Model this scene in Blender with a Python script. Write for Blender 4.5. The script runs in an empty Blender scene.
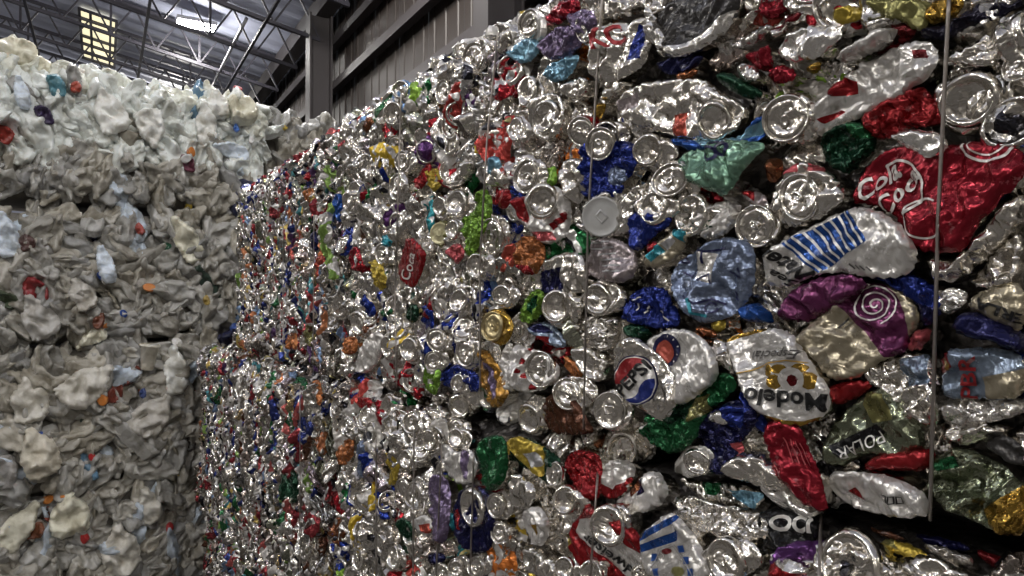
import bpy, bmesh, math, random
import numpy as np
from mathutils import Vector, Matrix, Euler
from mathutils.geometry import delaunay_2d_cdt
from mathutils.bvhtree import BVHTree

random.seed(7)
S = bpy.context.scene
COL = S.collection
R = math.radians

# ------------------------------------------------------------------ camera, world, lights, exposure
F = 683.0                      # focal length in pixels at 1024 px width (24 mm lens on a 36 mm gate)
CAM = Vector((0.0, 0.0, 1.87))
YAW, PITCH = R(32.9), R(1.0)
cd = bpy.data.cameras.new('camera')
cam = bpy.data.objects.new('camera', cd)
COL.objects.link(cam)
cam.location = CAM
cam.rotation_euler = (R(90) + PITCH, 0, -YAW)
cd.sensor_width = 36.0
cd.lens = 36.0 * F / 1024.0
cd.clip_start, cd.clip_end = 0.02, 200
S.camera = cam

S.view_settings.view_transform = 'Standard'
S.view_settings.look = 'None'
S.view_settings.gamma = 1.0
S.view_settings.use_curve_mapping = False
S.view_settings.exposure = -0.16

w = bpy.data.worlds.new('world')
S.world = w
w.use_nodes = True
bg = w.node_tree.nodes['Background']
bg.inputs['Color'].default_value = (0.80, 0.88, 1.0, 1)
bg.inputs['Strength'].default_value = 0.12

BYAW = R(2.0)                  # the hall is turned two degrees against the stacks


def hall(u, v, z):
    return Vector((u * math.cos(BYAW) + v * math.sin(BYAW), -u * math.sin(BYAW) + v * math.cos(BYAW), z))


def unseen_lamp(u, v, z, power, color=(1.0, 0.96, 0.89)):
    """one of the hall's high-bay lamps that hang outside the picture"""
    l = bpy.data.lights.new('unseen_lamp', 'POINT')
    l.shadow_soft_size = 0.28
    l.energy = power
    l.color = color
    o = bpy.data.objects.new('unseen_lamp', l)
    COL.objects.link(o)
    o.location = hall(u, v, z)
    return o


# a row over the stacks (the next lamp of that row hangs in the picture) and two rows over the open floor
for v in (-7.0, 0.0):
    unseen_lamp(1.45, v, 6.7, 420)
unseen_lamp(1.0, 6.6, 6.4, 600)
for u, z in ((1.45, 6.6), (-6.0, 7.6)):
    unseen_lamp(u, 21.0, z, 520)  # added lamps, out of sight, to brighten the far roof
for v in (-7.0, 0.0, 7.0, 14.0):
    unseen_lamp(-6.0, v, 7.6, 420)
for v in (-3.0, 7.0):
    unseen_lamp(-13.0, v, 8.4, 420)


# ------------------------------------------------------------------ pixel -> place helpers (tracing the bale faces)
def ray(px, py):
    d = cam_rot @ Vector(((px - 512.0) / F, -(py - 288.0) / F, -1.0))
    return d


cam_rot = Euler(cam.rotation_euler).to_matrix()


def lin(c):
    return tuple((x / 12.92 if x <= 0.04045 else ((x + 0.055) / 1.055) ** 2.4) for x in c)


def rgb(r, g, b):
    m = (r + g + b) / 3.0
    return lin(tuple((m + (x - m) * 0.84) / 255.0 for x in (r, g, b)))


# ------------------------------------------------------------------ materials
def nodes_of(m):
    m.use_nodes = True
    nt = m.node_tree
    return nt, nt.nodes['Principled BSDF']


def crinkle(nt, bsdf, scale, strength, dist=0.002, coord='Object'):
    """fine creases of beaten sheet metal: cell edges and noise as bump"""
    tc = nt.nodes.new('ShaderNodeTexCoord')
    oi = nt.nodes.new('ShaderNodeObjectInfo')
    add = nt.nodes.new('ShaderNodeVectorMath')
    add.operation = 'ADD'
    nt.links.new(tc.outputs[coord], add.inputs[0])
    nt.links.new(oi.outputs['Random'], add.inputs[1])
    no = nt.nodes.new('ShaderNodeTexNoise')
    no.inputs['Scale'].default_value = scale * 0.7
    no.inputs['Detail'].default_value = 2.0
    nt.links.new(add.outputs[0], no.inputs['Vector'])
    mix = nt.nodes.new('ShaderNodeVectorMath')
    mix.operation = 'MULTIPLY_ADD'
    mix.inputs[1].default_value = (1.0 / scale,) * 3
    nt.links.new(no.outputs['Color'], mix.inputs[0])
    nt.links.new(add.outputs[0], mix.inputs[2])
    # facets: every cell of the beaten sheet leans its own way
    geo = nt.nodes.new('ShaderNodeNewGeometry')
    last = geo.outputs['Normal']
    for sc, k, st in ((scale * 0.62, 0.75, (1.0, 0.55, 1.0)), (scale * 1.9, 0.55, (0.7, 1.0, 1.0))):
        sv = nt.nodes.new('ShaderNodeVectorMath')
        sv.operation = 'MULTIPLY'
        sv.inputs[1].default_value = st
        nt.links.new(mix.outputs[0], sv.inputs[0])
        vo = nt.nodes.new('ShaderNodeTexVoronoi')
        vo.inputs['Scale'].default_value = sc
        nt.links.new(sv.outputs[0], vo.inputs['Vector'])
        ma = nt.nodes.new('ShaderNodeVectorMath')
        ma.operation = 'MULTIPLY_ADD'
        ma.inputs[1].default_value = (k * strength,) * 3
        nt.links.new(vo.outputs['Color'], ma.inputs[0])
        nt.links.new(last, ma.inputs[2])
        su = nt.nodes.new('ShaderNodeVectorMath')
        su.operation = 'SUBTRACT'
        su.inputs[1].default_value = (k * strength / 2,) * 3
        nt.links.new(ma.outputs[0], su.inputs[0])
        last = su.outputs[0]
    nz = nt.nodes.new('ShaderNodeVectorMath')
    nz.operation = 'NORMALIZE'
    nt.links.new(last, nz.inputs[0])
    b = nt.nodes.new('ShaderNodeBump')
    b.inputs['Strength'].default_value = min(1.0, strength * 0.6)
    b.inputs['Distance'].default_value = dist
    nt.links.new(no.outputs['Fac'], b.inputs['Height'])
    nt.links.new(nz.outputs[0], b.inputs['Normal'])
    # long parallel wrinkles, running another way on each piece
    an = nt.nodes.new('ShaderNodeMath')
    an.operation = 'MULTIPLY'
    an.inputs[1].default_value = 6.28
    nt.links.new(oi.outputs['Random'], an.inputs[0])
    ro = nt.nodes.new('ShaderNodeVectorRotate')
    ro.rotation_type = 'Z_AXIS'
    nt.links.new(mix.outputs[0], ro.inputs['Vector'])
    nt.links.new(an.outputs[0], ro.inputs['Angle'])
    st = nt.nodes.new('ShaderNodeVectorMath')
    st.operation = 'MULTIPLY'
    st.inputs[1].default_value = (scale * 0.28, scale * 1.5, scale * 0.5)
    nt.links.new(ro.outputs[0], st.inputs[0])
    n4 = nt.nodes.new('ShaderNodeTexNoise')
    n4.inputs['Scale'].default_value = 1.0
    n4.inputs['Detail'].default_value = 1.0
    nt.links.new(st.outputs[0], n4.inputs['Vector'])
    b2 = nt.nodes.new('ShaderNodeBump')
    b2.inputs['Strength'].default_value = min(1.0, strength * 1.1)
    b2.inputs['Distance'].default_value = dist * 1.6
    nt.links.new(n4.outputs['Fac'], b2.inputs['Height'])
    nt.links.new(b.outputs['Normal'], b2.inputs['Normal'])
    nt.links.new(b2.outputs['Normal'], bsdf.inputs['Normal'])
    return add, mix, no


_mats = {}


def print_mat(c, metal=0.75, rough=0.3, scale=120.0, strength=0.55):
    """printed or bare aluminium; c is linear rgb"""
    key = (tuple(round(x, 3) for x in c), metal, rough, scale, strength)
    if key in _mats:
        return _mats[key]
    m = bpy.data.materials.new('printed_aluminium')
    nt, b = nodes_of(m)
    b.inputs['Metallic'].default_value = metal
    add, vo, no = crinkle(nt, b, scale, strength)
    # ink worn through to metal along some creases, and dirt blotches
    n2 = nt.nodes.new('ShaderNodeTexNoise')
    n2.inputs['Scale'].default_value = 55.0
    n2.inputs['Detail'].default_value = 5.0
    n2.inputs['Roughness'].default_value = 0.7
    nt.links.new(add.outputs[0], n2.inputs['Vector'])
    r1 = nt.nodes.new('ShaderNodeValToRGB')
    r1.color_ramp.elements[0].position = 0.60
    r1.color_ramp.elements[1].position = 0.72
    nt.links.new(n2.outputs['Fac'], r1.inputs['Fac'])
    mx = nt.nodes.new('ShaderNodeMix')
    mx.data_type = 'RGBA'
    mx.inputs['A'].default_value = (*c, 1)
    mx.inputs['B'].default_value = (*[min(1, x * 0.55 + 0.22) for x in c], 1)
    nt.links.new(r1.outputs['Color'], mx.inputs['Factor'])
    nt.links.new(mx.outputs['Result'], b.inputs['Base Color'])
    r2 = nt.nodes.new('ShaderNodeMapRange')
    r2.inputs['To Min'].default_value = rough * 0.7
    r2.inputs['To Max'].default_value = rough * 1.5
    nt.links.new(n2.outputs['Fac'], r2.inputs['Value'])
    nt.links.new(r2.outputs['Result'], b.inputs['Roughness'])
    _mats[key] = m
    return m


def mixed_print(name, attr=None):
    """print whose colour comes from each can: object colour, or the tint attribute of a joined heap; alpha is how metallic it is"""
    m = bpy.data.materials.new(name)
    nt, b = nodes_of(m)
    add, vo, no = crinkle(nt, b, 120.0, 0.6)
    if attr:
        src = nt.nodes.new('ShaderNodeAttribute')
        src.attribute_name = attr
    else:
        src = nt.nodes.new('ShaderNodeObjectInfo')
    n2 = nt.nodes.new('ShaderNodeTexNoise')
    n2.inputs['Scale'].default_value = 26.0
    n2.inputs['Detail'].default_value = 1.5
    nt.links.new(add.outputs[0], n2.inputs['Vector'])
    r1 = nt.nodes.new('ShaderNodeValToRGB')
    r1.color_ramp.interpolation = 'CONSTANT'
    r1.color_ramp.elements[0].position = 0.0
    r1.color_ramp.elements[1].position = 0.57
    nt.links.new(n2.outputs['Fac'], r1.inputs['Fac'])
    r3 = nt.nodes.new('ShaderNodeValToRGB')      # second print colour by place
    r3.color_ramp.interpolation = 'CONSTANT'
    e = r3.color_ramp.elements
    e[0].position, e[0].color = 0.0, (0.62, 0.6, 0.57, 1)
    e[1].position, e[1].color = 0.5, (0.75, 0.74, 0.72, 1)
    for p, c in ((0.58, (0.05, 0.05, 0.06, 1)), (0.66, (0.5, 0.45, 0.2, 1))):
        k = e.new(p)
        k.color = c
    n3 = nt.nodes.new('ShaderNodeTexNoise')
    n3.inputs['Scale'].default_value = 8.0
    nt.links.new(add.outputs[0], n3.inputs['Vector'])
    nt.links.new(n3.outputs['Fac'], r3.inputs['Fac'])
    mx = nt.nodes.new('ShaderNodeMix')
    mx.data_type = 'RGBA'
    nt.links.new(r1.outputs['Color'], mx.inputs['Factor'])
    nt.links.new(src.outputs['Color'], mx.inputs['A'])
    nt.links.new(r3.outputs['Color'], mx.inputs['B'])
    nt.links.new(mx.outputs['Result'], b.inputs['Base Color'])
    nt.links.new(src.outputs['Alpha'], b.inputs['Metallic'])
    b.inputs['Roughness'].default_value = 0.2
    return m


def plain(name, c, metal=0.0, rough=0.5, noise_scale=None, noise_amt=0.25, bump=0.0, coord='Object'):
    m = bpy.data.materials.new(name)
    nt, b = nodes_of(m)
    b.inputs['Metallic'].default_value = metal
    b.inputs['Roughness'].default_value = rough
    b.inputs['Base Color'].default_value = (*c, 1)
    if noise_scale:
        tc = nt.nodes.new('ShaderNodeTexCoord')
        n = nt.nodes.new('ShaderNodeTexNoise')
        n.inputs['Scale'].default_value = noise_scale
        n.inputs['Detail'].default_value = 4
        nt.links.new(tc.outputs[coord], n.inputs['Vector'])
        mx = nt.nodes.new('ShaderNodeMix')
        mx.data_type = 'RGBA'
        mx.inputs['A'].default_value = (*[x * (1 - noise_amt) for x in c], 1)
        mx.inputs['B'].default_value = (*[min(1, x * (1 + noise_amt)) for x in c], 1)
        nt.links.new(n.outputs['Fac'], mx.inputs['Factor'])
        nt.links.new(mx.outputs['Result'], b.inputs['Base Color'])
        if bump:
            bp = nt.nodes.new('ShaderNodeBump')
            bp.inputs['Strength'].default_value = bump
            bp.inputs['Distance'].default_value = 0.01
            nt.links.new(n.outputs['Fac'], bp.inputs['Height'])
            nt.links.new(bp.outputs['Normal'], b.inputs['Normal'])
    return m


def glow(name, c, strength):
    m = bpy.data.materials.new(name)
    nt, b = nodes_of(m)
    b.inputs['Base Color'].default_value = (0.8, 0.8, 0.8, 1)
    b.inputs['Emission Color'].default_value = (*c, 1)
    b.inputs['Emission Strength'].default_value = strength
    return m


def plastic_mat(name, c, attr_object=True):
    """milky plastic of jugs and bottles, tinted per piece"""
    m = bpy.data.materials.new(name)
    nt, b = nodes_of(m)
    oi = nt.nodes.new('ShaderNodeObjectInfo')
    tc = nt.nodes.new('ShaderNodeTexCoord')
    add = nt.nodes.new('ShaderNodeVectorMath')
    nt.links.new(tc.outputs['Object'], add.inputs[0])
    nt.links.new(oi.outputs['Random'], add.inputs[1])
    n = nt.nodes.new('ShaderNodeTexNoise')
    n.inputs['Scale'].default_value = 14
    n.inputs['Detail'].default_value = 6
    n.inputs['Roughness'].default_value = 0.65
    nt.links.new(add.outputs[0], n.inputs['Vector'])
    ramp = nt.nodes.new('ShaderNodeValToRGB')
    ramp.color_ramp.elements[0].position, ramp.color_ramp.elements[0].color = 0.30, (0.58, 0.55, 0.48, 1)
    ramp.color_ramp.elements[1].position, ramp.color_ramp.elements[1].color = 0.55, (1, 1, 1, 1)
    nt.links.new(n.outputs['Fac'], ramp.inputs['Fac'])
    mx = nt.nodes.new('ShaderNodeMix')
    mx.data_type = 'RGBA'
    mx.blend_type = 'MULTIPLY'
    mx.inputs['Factor'].default_value = 1.0
    if attr_object:
        nt.links.new(oi.outputs['Color'], mx.inputs['A'])
    else:
        mx.inputs['A'].default_value = (*c, 1)
    nt.links.new(ramp.outputs['Color'], mx.inputs['B'])
    nt.links.new(mx.outputs['Result'], b.inputs['Base Color'])
    b.inputs['Roughness'].default_value = 0.32
    b.inputs['Subsurface Weight'].default_value = 0.25
    b.inputs['Subsurface Radius'].default_value = (1.0, 0.9, 0.8)
    b.inputs['Subsurface Scale'].default_value = 0.02
    crinkle(nt, b, 34.0, 0.5, 0.006)
    return m


ALU = (0.76, 0.725, 0.665)
M_ALU = print_mat(ALU, 1.0, 0.16, 90.0, 0.5)
M_END = print_mat(ALU, 1.0, 0.15, 3.2, 0.34)
M_CRUMPLE = print_mat((0.70, 0.68, 0.64), 1.0, 0.28, 160.0, 0.9)
M_MIX = mixed_print('printed_can_body')
M_TINT = mixed_print('printed_can_heap', 'tint')
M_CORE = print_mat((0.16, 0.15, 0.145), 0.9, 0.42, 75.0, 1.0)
M_WIRE = plain('baling_wire_steel', (0.30, 0.27, 0.25), 0.9, 0.42, 40, 0.3)
M_PLASTIC = plastic_mat('milky_plastic', (0.8, 0.8, 0.78))
M_PCORE = plain('packed_plastic', (0.24, 0.225, 0.20), 0.0, 0.7, 9, 0.4, 0.6)
M_CAP = {}
M_DECK = plain('painted_roof_deck', rgb(178, 184, 208), 0.0, 0.55, 0.6, 0.10)
M_STEEL = plain('painted_roof_steel', rgb(62, 60, 70), 0.1, 0.5, 1.5, 0.15)
M_CLAD = plain('brown_wall_cladding', rgb(50, 41, 37), 0.1, 0.5, 0.8, 0.15)
M_GIRT = plain('painted_frame_steel', rgb(64, 59, 61), 0.1, 0.5, 1.2, 0.12)
M_FARWALL = plain('grey_wall_cladding', rgb(120, 116, 112), 0.0, 0.6, 0.8, 0.15)
M_FLOOR = plain('concrete_floor', (0.085, 0.08, 0.075), 0.0, 0.75, 1.5, 0.3, 0.2)
M_LENS = glow('lamp_lens', (1.0, 0.97, 0.92), 120.0)
M_SKYLIGHT = glow('sunlit_skylight', (1.0, 0.90, 0.56), 1.25)
M_HOUSING = plain('lamp_housing', (0.45, 0.45, 0.47), 0.4, 0.4)
M_PIPE = plain('galvanised_pipe', (0.62, 0.63, 0.66), 0.5, 0.4, 5, 0.1)


# ------------------------------------------------------------------ object helpers
def mesh_of(name, verts, faces, mats, idx=None, smooth=True):
    me = bpy.data.meshes.new(name)
    me.from_pydata([tuple(v) for v in verts], [], [tuple(f) for f in faces])
    for m in mats:
        me.materials.append(m)
    if idx is not None:
        me.polygons.foreach_set('material_index', np.asarray(idx, dtype=np.int32))
    if smooth:
        me.polygons.foreach_set('use_smooth', np.ones(len(me.polygons), dtype=bool))
    me.update()
    return me


def link(name, me, parent=None, matrix=None):
    o = bpy.data.objects.new(name, me)
    COL.objects.link(o)
    if parent is not None:
        o.parent = parent
    if matrix is not None:
        o.matrix_basis = matrix
    return o


def thing(name, label, cat, loc=(0, 0, 0), group=None):
    o = bpy.data.objects.new(name, None)
    o.empty_display_size = 0.1
    COL.objects.link(o)
    o.location = loc
    o['label'], o['category'] = label, cat
    if group:
        o['group'] = group
    return o


class MB:
    """collects boxes, bars and tubes into one mesh"""

    def __init__(s):
        s.v, s.f = [], []

    def hexa(s, p):
        n = len(s.v)
        s.v += [Vector(q) for q in p]
        for f in ((0, 3, 2, 1), (4, 5, 6, 7), (0, 1, 5, 4), (1, 2, 6, 5), (2, 3, 7, 6), (3, 0, 4, 7)):
            s.f.append([n + i for i in f])
        return s

    def box(s, a, b, f=lambda x, y, z: Vector((x, y, z))):
        (x0, y0, z0), (x1, y1, z1) = a, b
        return s.hexa([f(x0, y0, z0), f(x1, y0, z0), f(x1, y1, z0), f(x0, y1, z0), f(x0, y0, z1), f(x1, y0, z1), f(x1, y1, z1), f(x0, y1, z1)])

    def bar(s, a, b, wd, ht, up=(0, 0, 1)):
        a, b = Vector(a), Vector(b)
        d = (b - a).normalized()
        x = d.cross(Vector(up))
        if x.length < 1e-4:
            x = d.cross(Vector((1, 0, 0)))
        x = x.normalized() * wd / 2
        y = x.cross(d).normalized() * ht / 2
        return s.hexa([a - x - y, a + x - y, a + x + y, a - x + y, b - x - y, b + x - y, b + x + y, b - x + y])

    def tube(s, pts, r, n=6):
        pts = [Vector(p) for p in pts]
        rings = []
        for i, p in enumerate(pts):
            d = (pts[min(i + 1, len(pts) - 1)] - pts[max(i - 1, 0)]).normalized()
            x = d.cross(Vector((0.31, 0.95, 0.11))).normalized()
            y = d.cross(x)
            st = len(s.v)
            for k in range(n):
                a = 2 * math.pi * k / n
                s.v.append(p + x * (r * math.cos(a)) + y * (r * math.sin(a)))
            rings.append(st)
        for a, b in zip(rings, rings[1:]):
            for k in range(n):
                s.f.append([a + k, a + (k + 1) % n, b + (k + 1) % n, b + k])
        s.f.append([rings[0] + k for k in range(n)][::-1])
        s.f.append([rings[-1] + k for k in range(n)])
        return s

    def build(s, name, mat, parent=None, smooth=False, loc=None):
        off = Vector(loc) if loc is not None else Vector((0, 0, 0))
        me = mesh_of(name, [v - off for v in s.v], s.f, [mat], smooth=smooth)
        o = link(name, me, parent)
        if loc is not None and parent is None:
            o.location = off
        return o


# ------------------------------------------------------------------ crumpled sheets
def hash2(ix, iy, seed):
    h = (ix * 374761393 + iy * 668265263 + seed * 2147483) & 0x7fffffff
    h = ((h ^ (h >> 13)) * 1274126177) & 0x7fffffff
    return h ^ (h >> 16)


def worley(p, scale, seed):
    q = p / scale
    c = np.floor(q).astype(np.int64)
    f1 = np.full(len(p), 9.0)
    f2 = np.full(len(p), 9.0)
    for dx in (-1, 0, 1):
        for dy in (-1, 0, 1):
            ix, iy = c[:, 0] + dx, c[:, 1] + dy
            h = hash2(ix, iy, seed)
            sx = ix + (h & 1023) / 1024.0
            sy = iy + ((h >> 10) & 1023) / 1024.0
            d = 0.72 * (np.abs(q[:, 0] - sx) + np.abs(q[:, 1] - sy))
            near = d < f1
            f2 = np.where(near, f1, np.minimum(f2, d))
            f1 = np.where(near, d, f1)
    return f1, f2


def crumple_height(p, rng, crumple, fold, cell=0.016, wave=0.036):
    """sharp-creased height over points p (metres)"""
    z = np.zeros(len(p))
    warp = np.stack([np.sin(p[:, 1] * 70 + rng.random() * 6), np.sin(p[:, 0] * 60 + rng.random() * 6)], 1) * 0.006
    a = rng.random() * 3.1
    q = p + warp
    q = q @ np.array([[math.cos(a), -math.sin(a)], [math.sin(a), math.cos(a)]])
    if crumple:
        s = int(rng.integers(1, 9999))
        f1, f2 = worley(q, cell, s)
        z += crumple * (f1 - 0.5) * 1.5
        f1, f2 = worley(q, cell * 2.3, s + 5)
        z += crumple * 2.3 * (f1 - 0.5)
    for k in range(4):                      # long folds
        a = rng.random() * math.pi
        d = np.array([math.cos(a), math.sin(a)])
        wl = wave * (0.6 + rng.random())
        t = q @ d / wl + rng.random()
        u = t - np.floor(t)
        sk = 0.25 + 0.5 * rng.random()
        tri = np.where(u < sk, u / sk, (1 - u) / (1 - sk))
        b = a + 1.2
        mask = 0.5 + 0.5 * np.sin(q @ np.array([math.cos(b), math.sin(b)]) / 0.016 + rng.random() * 6)
        z += fold * (tri ** 1.4) * mask * 0.75
    sc = min(1.0, fold / 0.004)
    g = (rng.random((6, 2)) - 0.5) * 0.7      # facets and hollows
    c = (rng.random(6) - 0.5) * 0.008
    env = np.max(p @ g.T + c, axis=1)
    g = (rng.random((5, 2)) - 0.5) * 0.6
    c = (rng.random(5) - 0.5) * 0.008
    env -= np.max(p @ g.T + c, axis=1)
    z += (env - env.mean()) * sc * 0.7
    return z


def inside(poly, pts):
    x, y = pts[:, 0], pts[:, 1]
    r = np.zeros(len(pts), dtype=bool)
    n = len(poly)
    for i in range(n):
        x0, y0 = poly[i]
        x1, y1 = poly[(i + 1) % n]
        if y0 == y1:
            continue
        c = ((y0 > y) != (y1 > y)) & (x < (x1 - x0) * (y - y0) / (y1 - y0) + x0)
        r ^= c
    return r


def chaikin(p, n):
    p = np.asarray(p, float)
    for _ in range(n):
        q = np.roll(p, -1, 0)
        p = np.stack([p * 0.75 + q * 0.25, p * 0.25 + q * 0.75], 1).reshape(-1, 2)
    return p


def resample(p, step):
    q = np.vstack([p, p[:1]])
    d = np.r_[0, np.cumsum(np.hypot(*np.diff(q, axis=0).T))]
    n = max(8, int(d[-1] / step))
    t = np.linspace(0, d[-1], n, endpoint=False)
    return np.stack([np.interp(t, d, q[:, 0]), np.interp(t, d, q[:, 1])], 1)


def sheet(outline, seed, res=0.0036, bulge=0.006, edge=0.006, crumple=0.0035, fold=0.004, thick=0.024, regs=(), smooth=2, cell=0.016, wave=0.036, side=0):
    """a crushed hollow: a crumpled, domed skin over an outline, turned down round its edge. Gives verts, faces, region index per face"""
    rng = np.random.default_rng(seed)
    out = resample(chaikin(outline, smooth), res)
    wob = res * 0.8
    out = out + (rng.random(out.shape) - 0.5) * wob
    lo, hi = out.min(0), out.max(0)
    gx = np.arange(lo[0], hi[0], res)
    gy = np.arange(lo[1], hi[1], res * 0.87)
    X, Y = np.meshgrid(gx, gy)
    X = X + (np.arange(len(gy)) % 2)[:, None] * res / 2
    P = np.stack([X.ravel(), Y.ravel()], 1) + (rng.random((X.size, 2)) - 0.5) * res * 0.35
    P = P[inside(out, P)]

    def dist(a):
        dd = np.full(len(a), 9.0)
        for k in range(0, len(a), 4000):
            blk = a[k:k + 4000]
            dd[k:k + 4000] = np.sqrt(((blk[:, None, :] - out[None]) ** 2).sum(2).min(1))
        return dd

    if len(P):
        P = P[dist(P) > res * 0.55]
    pts = [Vector((float(a), float(b))) for a, b in np.vstack([out, P])]
    n = len(out)
    edges = [(i, (i + 1) % n) for i in range(n)]
    for poly, _ in regs:
        pr = resample(np.asarray(poly, float), res * 1.5)
        s = len(pts)
        pts += [Vector((float(a), float(b))) for a, b in pr]
        edges += [(s + i, s + (i + 1) % len(pr)) for i in range(len(pr))]
    V, E, T = delaunay_2d_cdt(pts, edges, [], 0, 1e-6)[:3]
    V = np.array([(v.x, v.y) for v in V])
    T = np.array([t for t in T if len(t) == 3])
    cen = V[T].mean(1)
    ok = inside(out, cen)
    T, cen = T[ok], cen[ok]
    a, b, c = V[T[:, 0]], V[T[:, 1]], V[T[:, 2]]
    cr = (b[:, 0] - a[:, 0]) * (c[:, 1] - a[:, 1]) - (b[:, 1] - a[:, 1]) * (c[:, 0] - a[:, 0])
    T[cr < 0] = T[cr < 0][:, ::-1]
    T = T[np.abs(cr) > 1e-10]
    cen = V[T].mean(1)
    idx = np.zeros(len(T), int)
    for k, (poly, mi) in enumerate(regs):
        idx[inside(np.asarray(poly, float), cen)] = mi
    d = np.clip(dist(V) / edge, 0, 1)
    dome = np.sqrt(np.clip(1 - (1 - d) ** 2, 0, 1))
    z = bulge * dome + crumple_height(V, rng, crumple, fold, cell, wave) * (0.35 + 0.65 * d)
    verts = np.column_stack([V, z])
    # skirt
    cnt = {}
    for t in T:
        for i in range(3):
            e = (int(t[i]), int(t[(i + 1) % 3]))
            cnt[e] = 1
    bd = [e for e in cnt if (e[1], e[0]) not in cnt]
    bv = sorted({v for e in bd for v in e})
    m = {v: len(verts) + i for i, v in enumerate(bv)}
    ctr = V.mean(0)
    rim = np.array([verts[v] - (0, 0, 0.0004) for v in bv])
    low = np.array([[ctr[0] + (V[v][0] - ctr[0]) * 0.94, ctr[1] + (V[v][1] - ctr[1]) * 0.94, -thick] for v in bv])
    n0 = len(verts)
    ri = {v: n0 + i for i, v in enumerate(bv)}
    li = {v: n0 + len(bv) + i for i, v in enumerate(bv)}
    verts = np.vstack([verts, rim, low])
    faces = [tuple(int(x) for x in t) for t in T] + [(ri[e[1]], ri[e[0]], li[e[0]], li[e[1]]) for e in bd]
    idx = list(idx) + [side] * len(bd)
    return verts, faces, idx


# ------------------------------------------------------------------ can ends
def can_end(seed, kind='lid', segs=36, dent=1.0, R0=1.0):
    """a lid or base of radius 1 (scaled on use), rim, countersink and panel, dented"""
    rng = np.random.default_rng(seed)
    if kind == 'lid':
        prof = [(1.0, -0.30), (1.02, 0.02), (0.99, 0.10), (0.93, 0.09), (0.89, -0.10), (0.85, -0.13), (0.81, -0.02), (0.70, 0.0), (0.52, -0.02), (0.49, -0.05), (0.25, -0.05), (0.0, -0.05)]
    elif kind == 'base':
        prof = [(1.02, -0.32), (1.0, -0.12), (0.94, 0.03), (0.86, 0.10), (0.80, 0.10), (0.75, 0.0), (0.68, -0.16), (0.50, -0.25), (0.27, -0.30), (0.0, -0.32)]
    else:
        prof = [(1.0, -0.2), (1.0, 0.0), (0.97, 0.05), (0.90, 0.05), (0.87, 0.0), (0.6, 0.0), (0.3, 0.0), (0.0, 0.0)]
    vs, fs = [], []
    for r, z in prof[:-1]:
        for k in range(segs):
            a = 2 * math.pi * k / segs
            vs.append((r * math.cos(a), r * math.sin(a), z))
    c = len(vs)
    vs.append((0, 0, prof[-1][1]))
    nr = len(prof) - 1
    for i in range(nr - 1):
        for k in range(segs):
            fs.append((i * segs + k, i * segs + (k + 1) % segs, (i + 1) * segs + (k + 1) % segs, (i + 1) * segs + k))
    for k in range(segs):
        fs.append(((nr - 1) * segs + k, (nr - 1) * segs + (k + 1) % segs, c))
    if kind == 'lid':                       # pull tab and mouth
        for oy, rx, ry, z0, h in ((0.10, 0.20, 0.30, 0.0, 0.07), (-0.38, 0.26, 0.22, -0.10, 0.06)):
            st = len(vs)
            for lvl, sc in ((z0, 1.0), (z0 + h, 0.92), (z0 + h, 0.5), (z0 + h * 0.4, 0.42)):
                for k in range(14):
                    a = 2 * math.pi * k / 14
                    vs.append((rx * sc * math.cos(a), oy + ry * sc * math.sin(a), lvl))
            for i in range(3):
                for k in range(14):
                    fs.append((st + i * 14 + k, st + i * 14 + (k + 1) % 14, st + (i + 1) * 14 + (k + 1) % 14, st + (i + 1) * 14 + k))
            fs.append([st + 3 * 14 + k for k in range(14)])
    v = np.array(vs)
    if kind == 'flat':
        dent *= 0.15
        st = len(vs)
    p = v[:, :2] * 0.03
    rr = np.hypot(v[:, 0], v[:, 1])
    z = crumple_height(p, rng, 0.004 * dent, 0.005 * dent, 0.02) / 0.03
    v[:, 2] += z * np.clip(1.15 - rr, 0.12, 1) * 0.8
    a = rng.random() * 6.28                 # the whole disc bent over a line, and squashed a little
    t = v[:, 0] * math.cos(a) + v[:, 1] * math.sin(a)
    v[:, 2] -= 0.22 * dent * np.maximum(0, t - 0.1 * rng.random()) ** 1.5 * rng.random() * 1.6
    a = rng.random() * 3.14
    u = np.array([math.cos(a), math.sin(a)])
    k = 1 - 0.16 * rng.random() * dent
    along = v[:, :2] @ u
    v[:, :2] += np.outer(along * (k - 1), u)
    if kind == 'flat':                      # square embossing
        st = len(v)
        add = []
        for lvl, sc in ((0.0, 0.30), (0.05, 0.28), (0.05, 0.20), (0.0, 0.18)):
            add += [(sc, sc * 0.8, lvl), (-sc, sc * 0.8, lvl), (-sc, -sc * 0.8, lvl), (sc, -sc * 0.8, lvl)]
        v = np.vstack([v, np.array(add)])
        for i in range(3):
            for k2 in range(4):
                fs.append((st + i * 4 + k2, st + i * 4 + (k2 + 1) % 4, st + (i + 1) * 4 + (k2 + 1) % 4, st + (i + 1) * 4 + k2))
    return v, fs


ENDS = {}
for kd, n in (('lid', 7), ('base', 8), ('flat', 1)):
    for i in range(n):
        v, f = can_end(100 + i * 7 + len(kd), kd, dent=0.5 + 1.1 * i / n)
        ENDS[(kd, i)] = (v, f, mesh_of('can_end', v, f, [M_END]))
END_KEYS = [k for k in ENDS if k[0] != 'flat']
EMAT = {}


def end_mesh(key, mat):
    """the same end in another metal"""
    if mat is None:
        return ENDS[key][2]
    if (key, mat.name) not in EMAT:
        m = ENDS[key][2].copy()
        m.materials.clear()
        m.materials.append(mat)
        EMAT[(key, mat.name)] = m
    return EMAT[(key, mat.name)]


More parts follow.
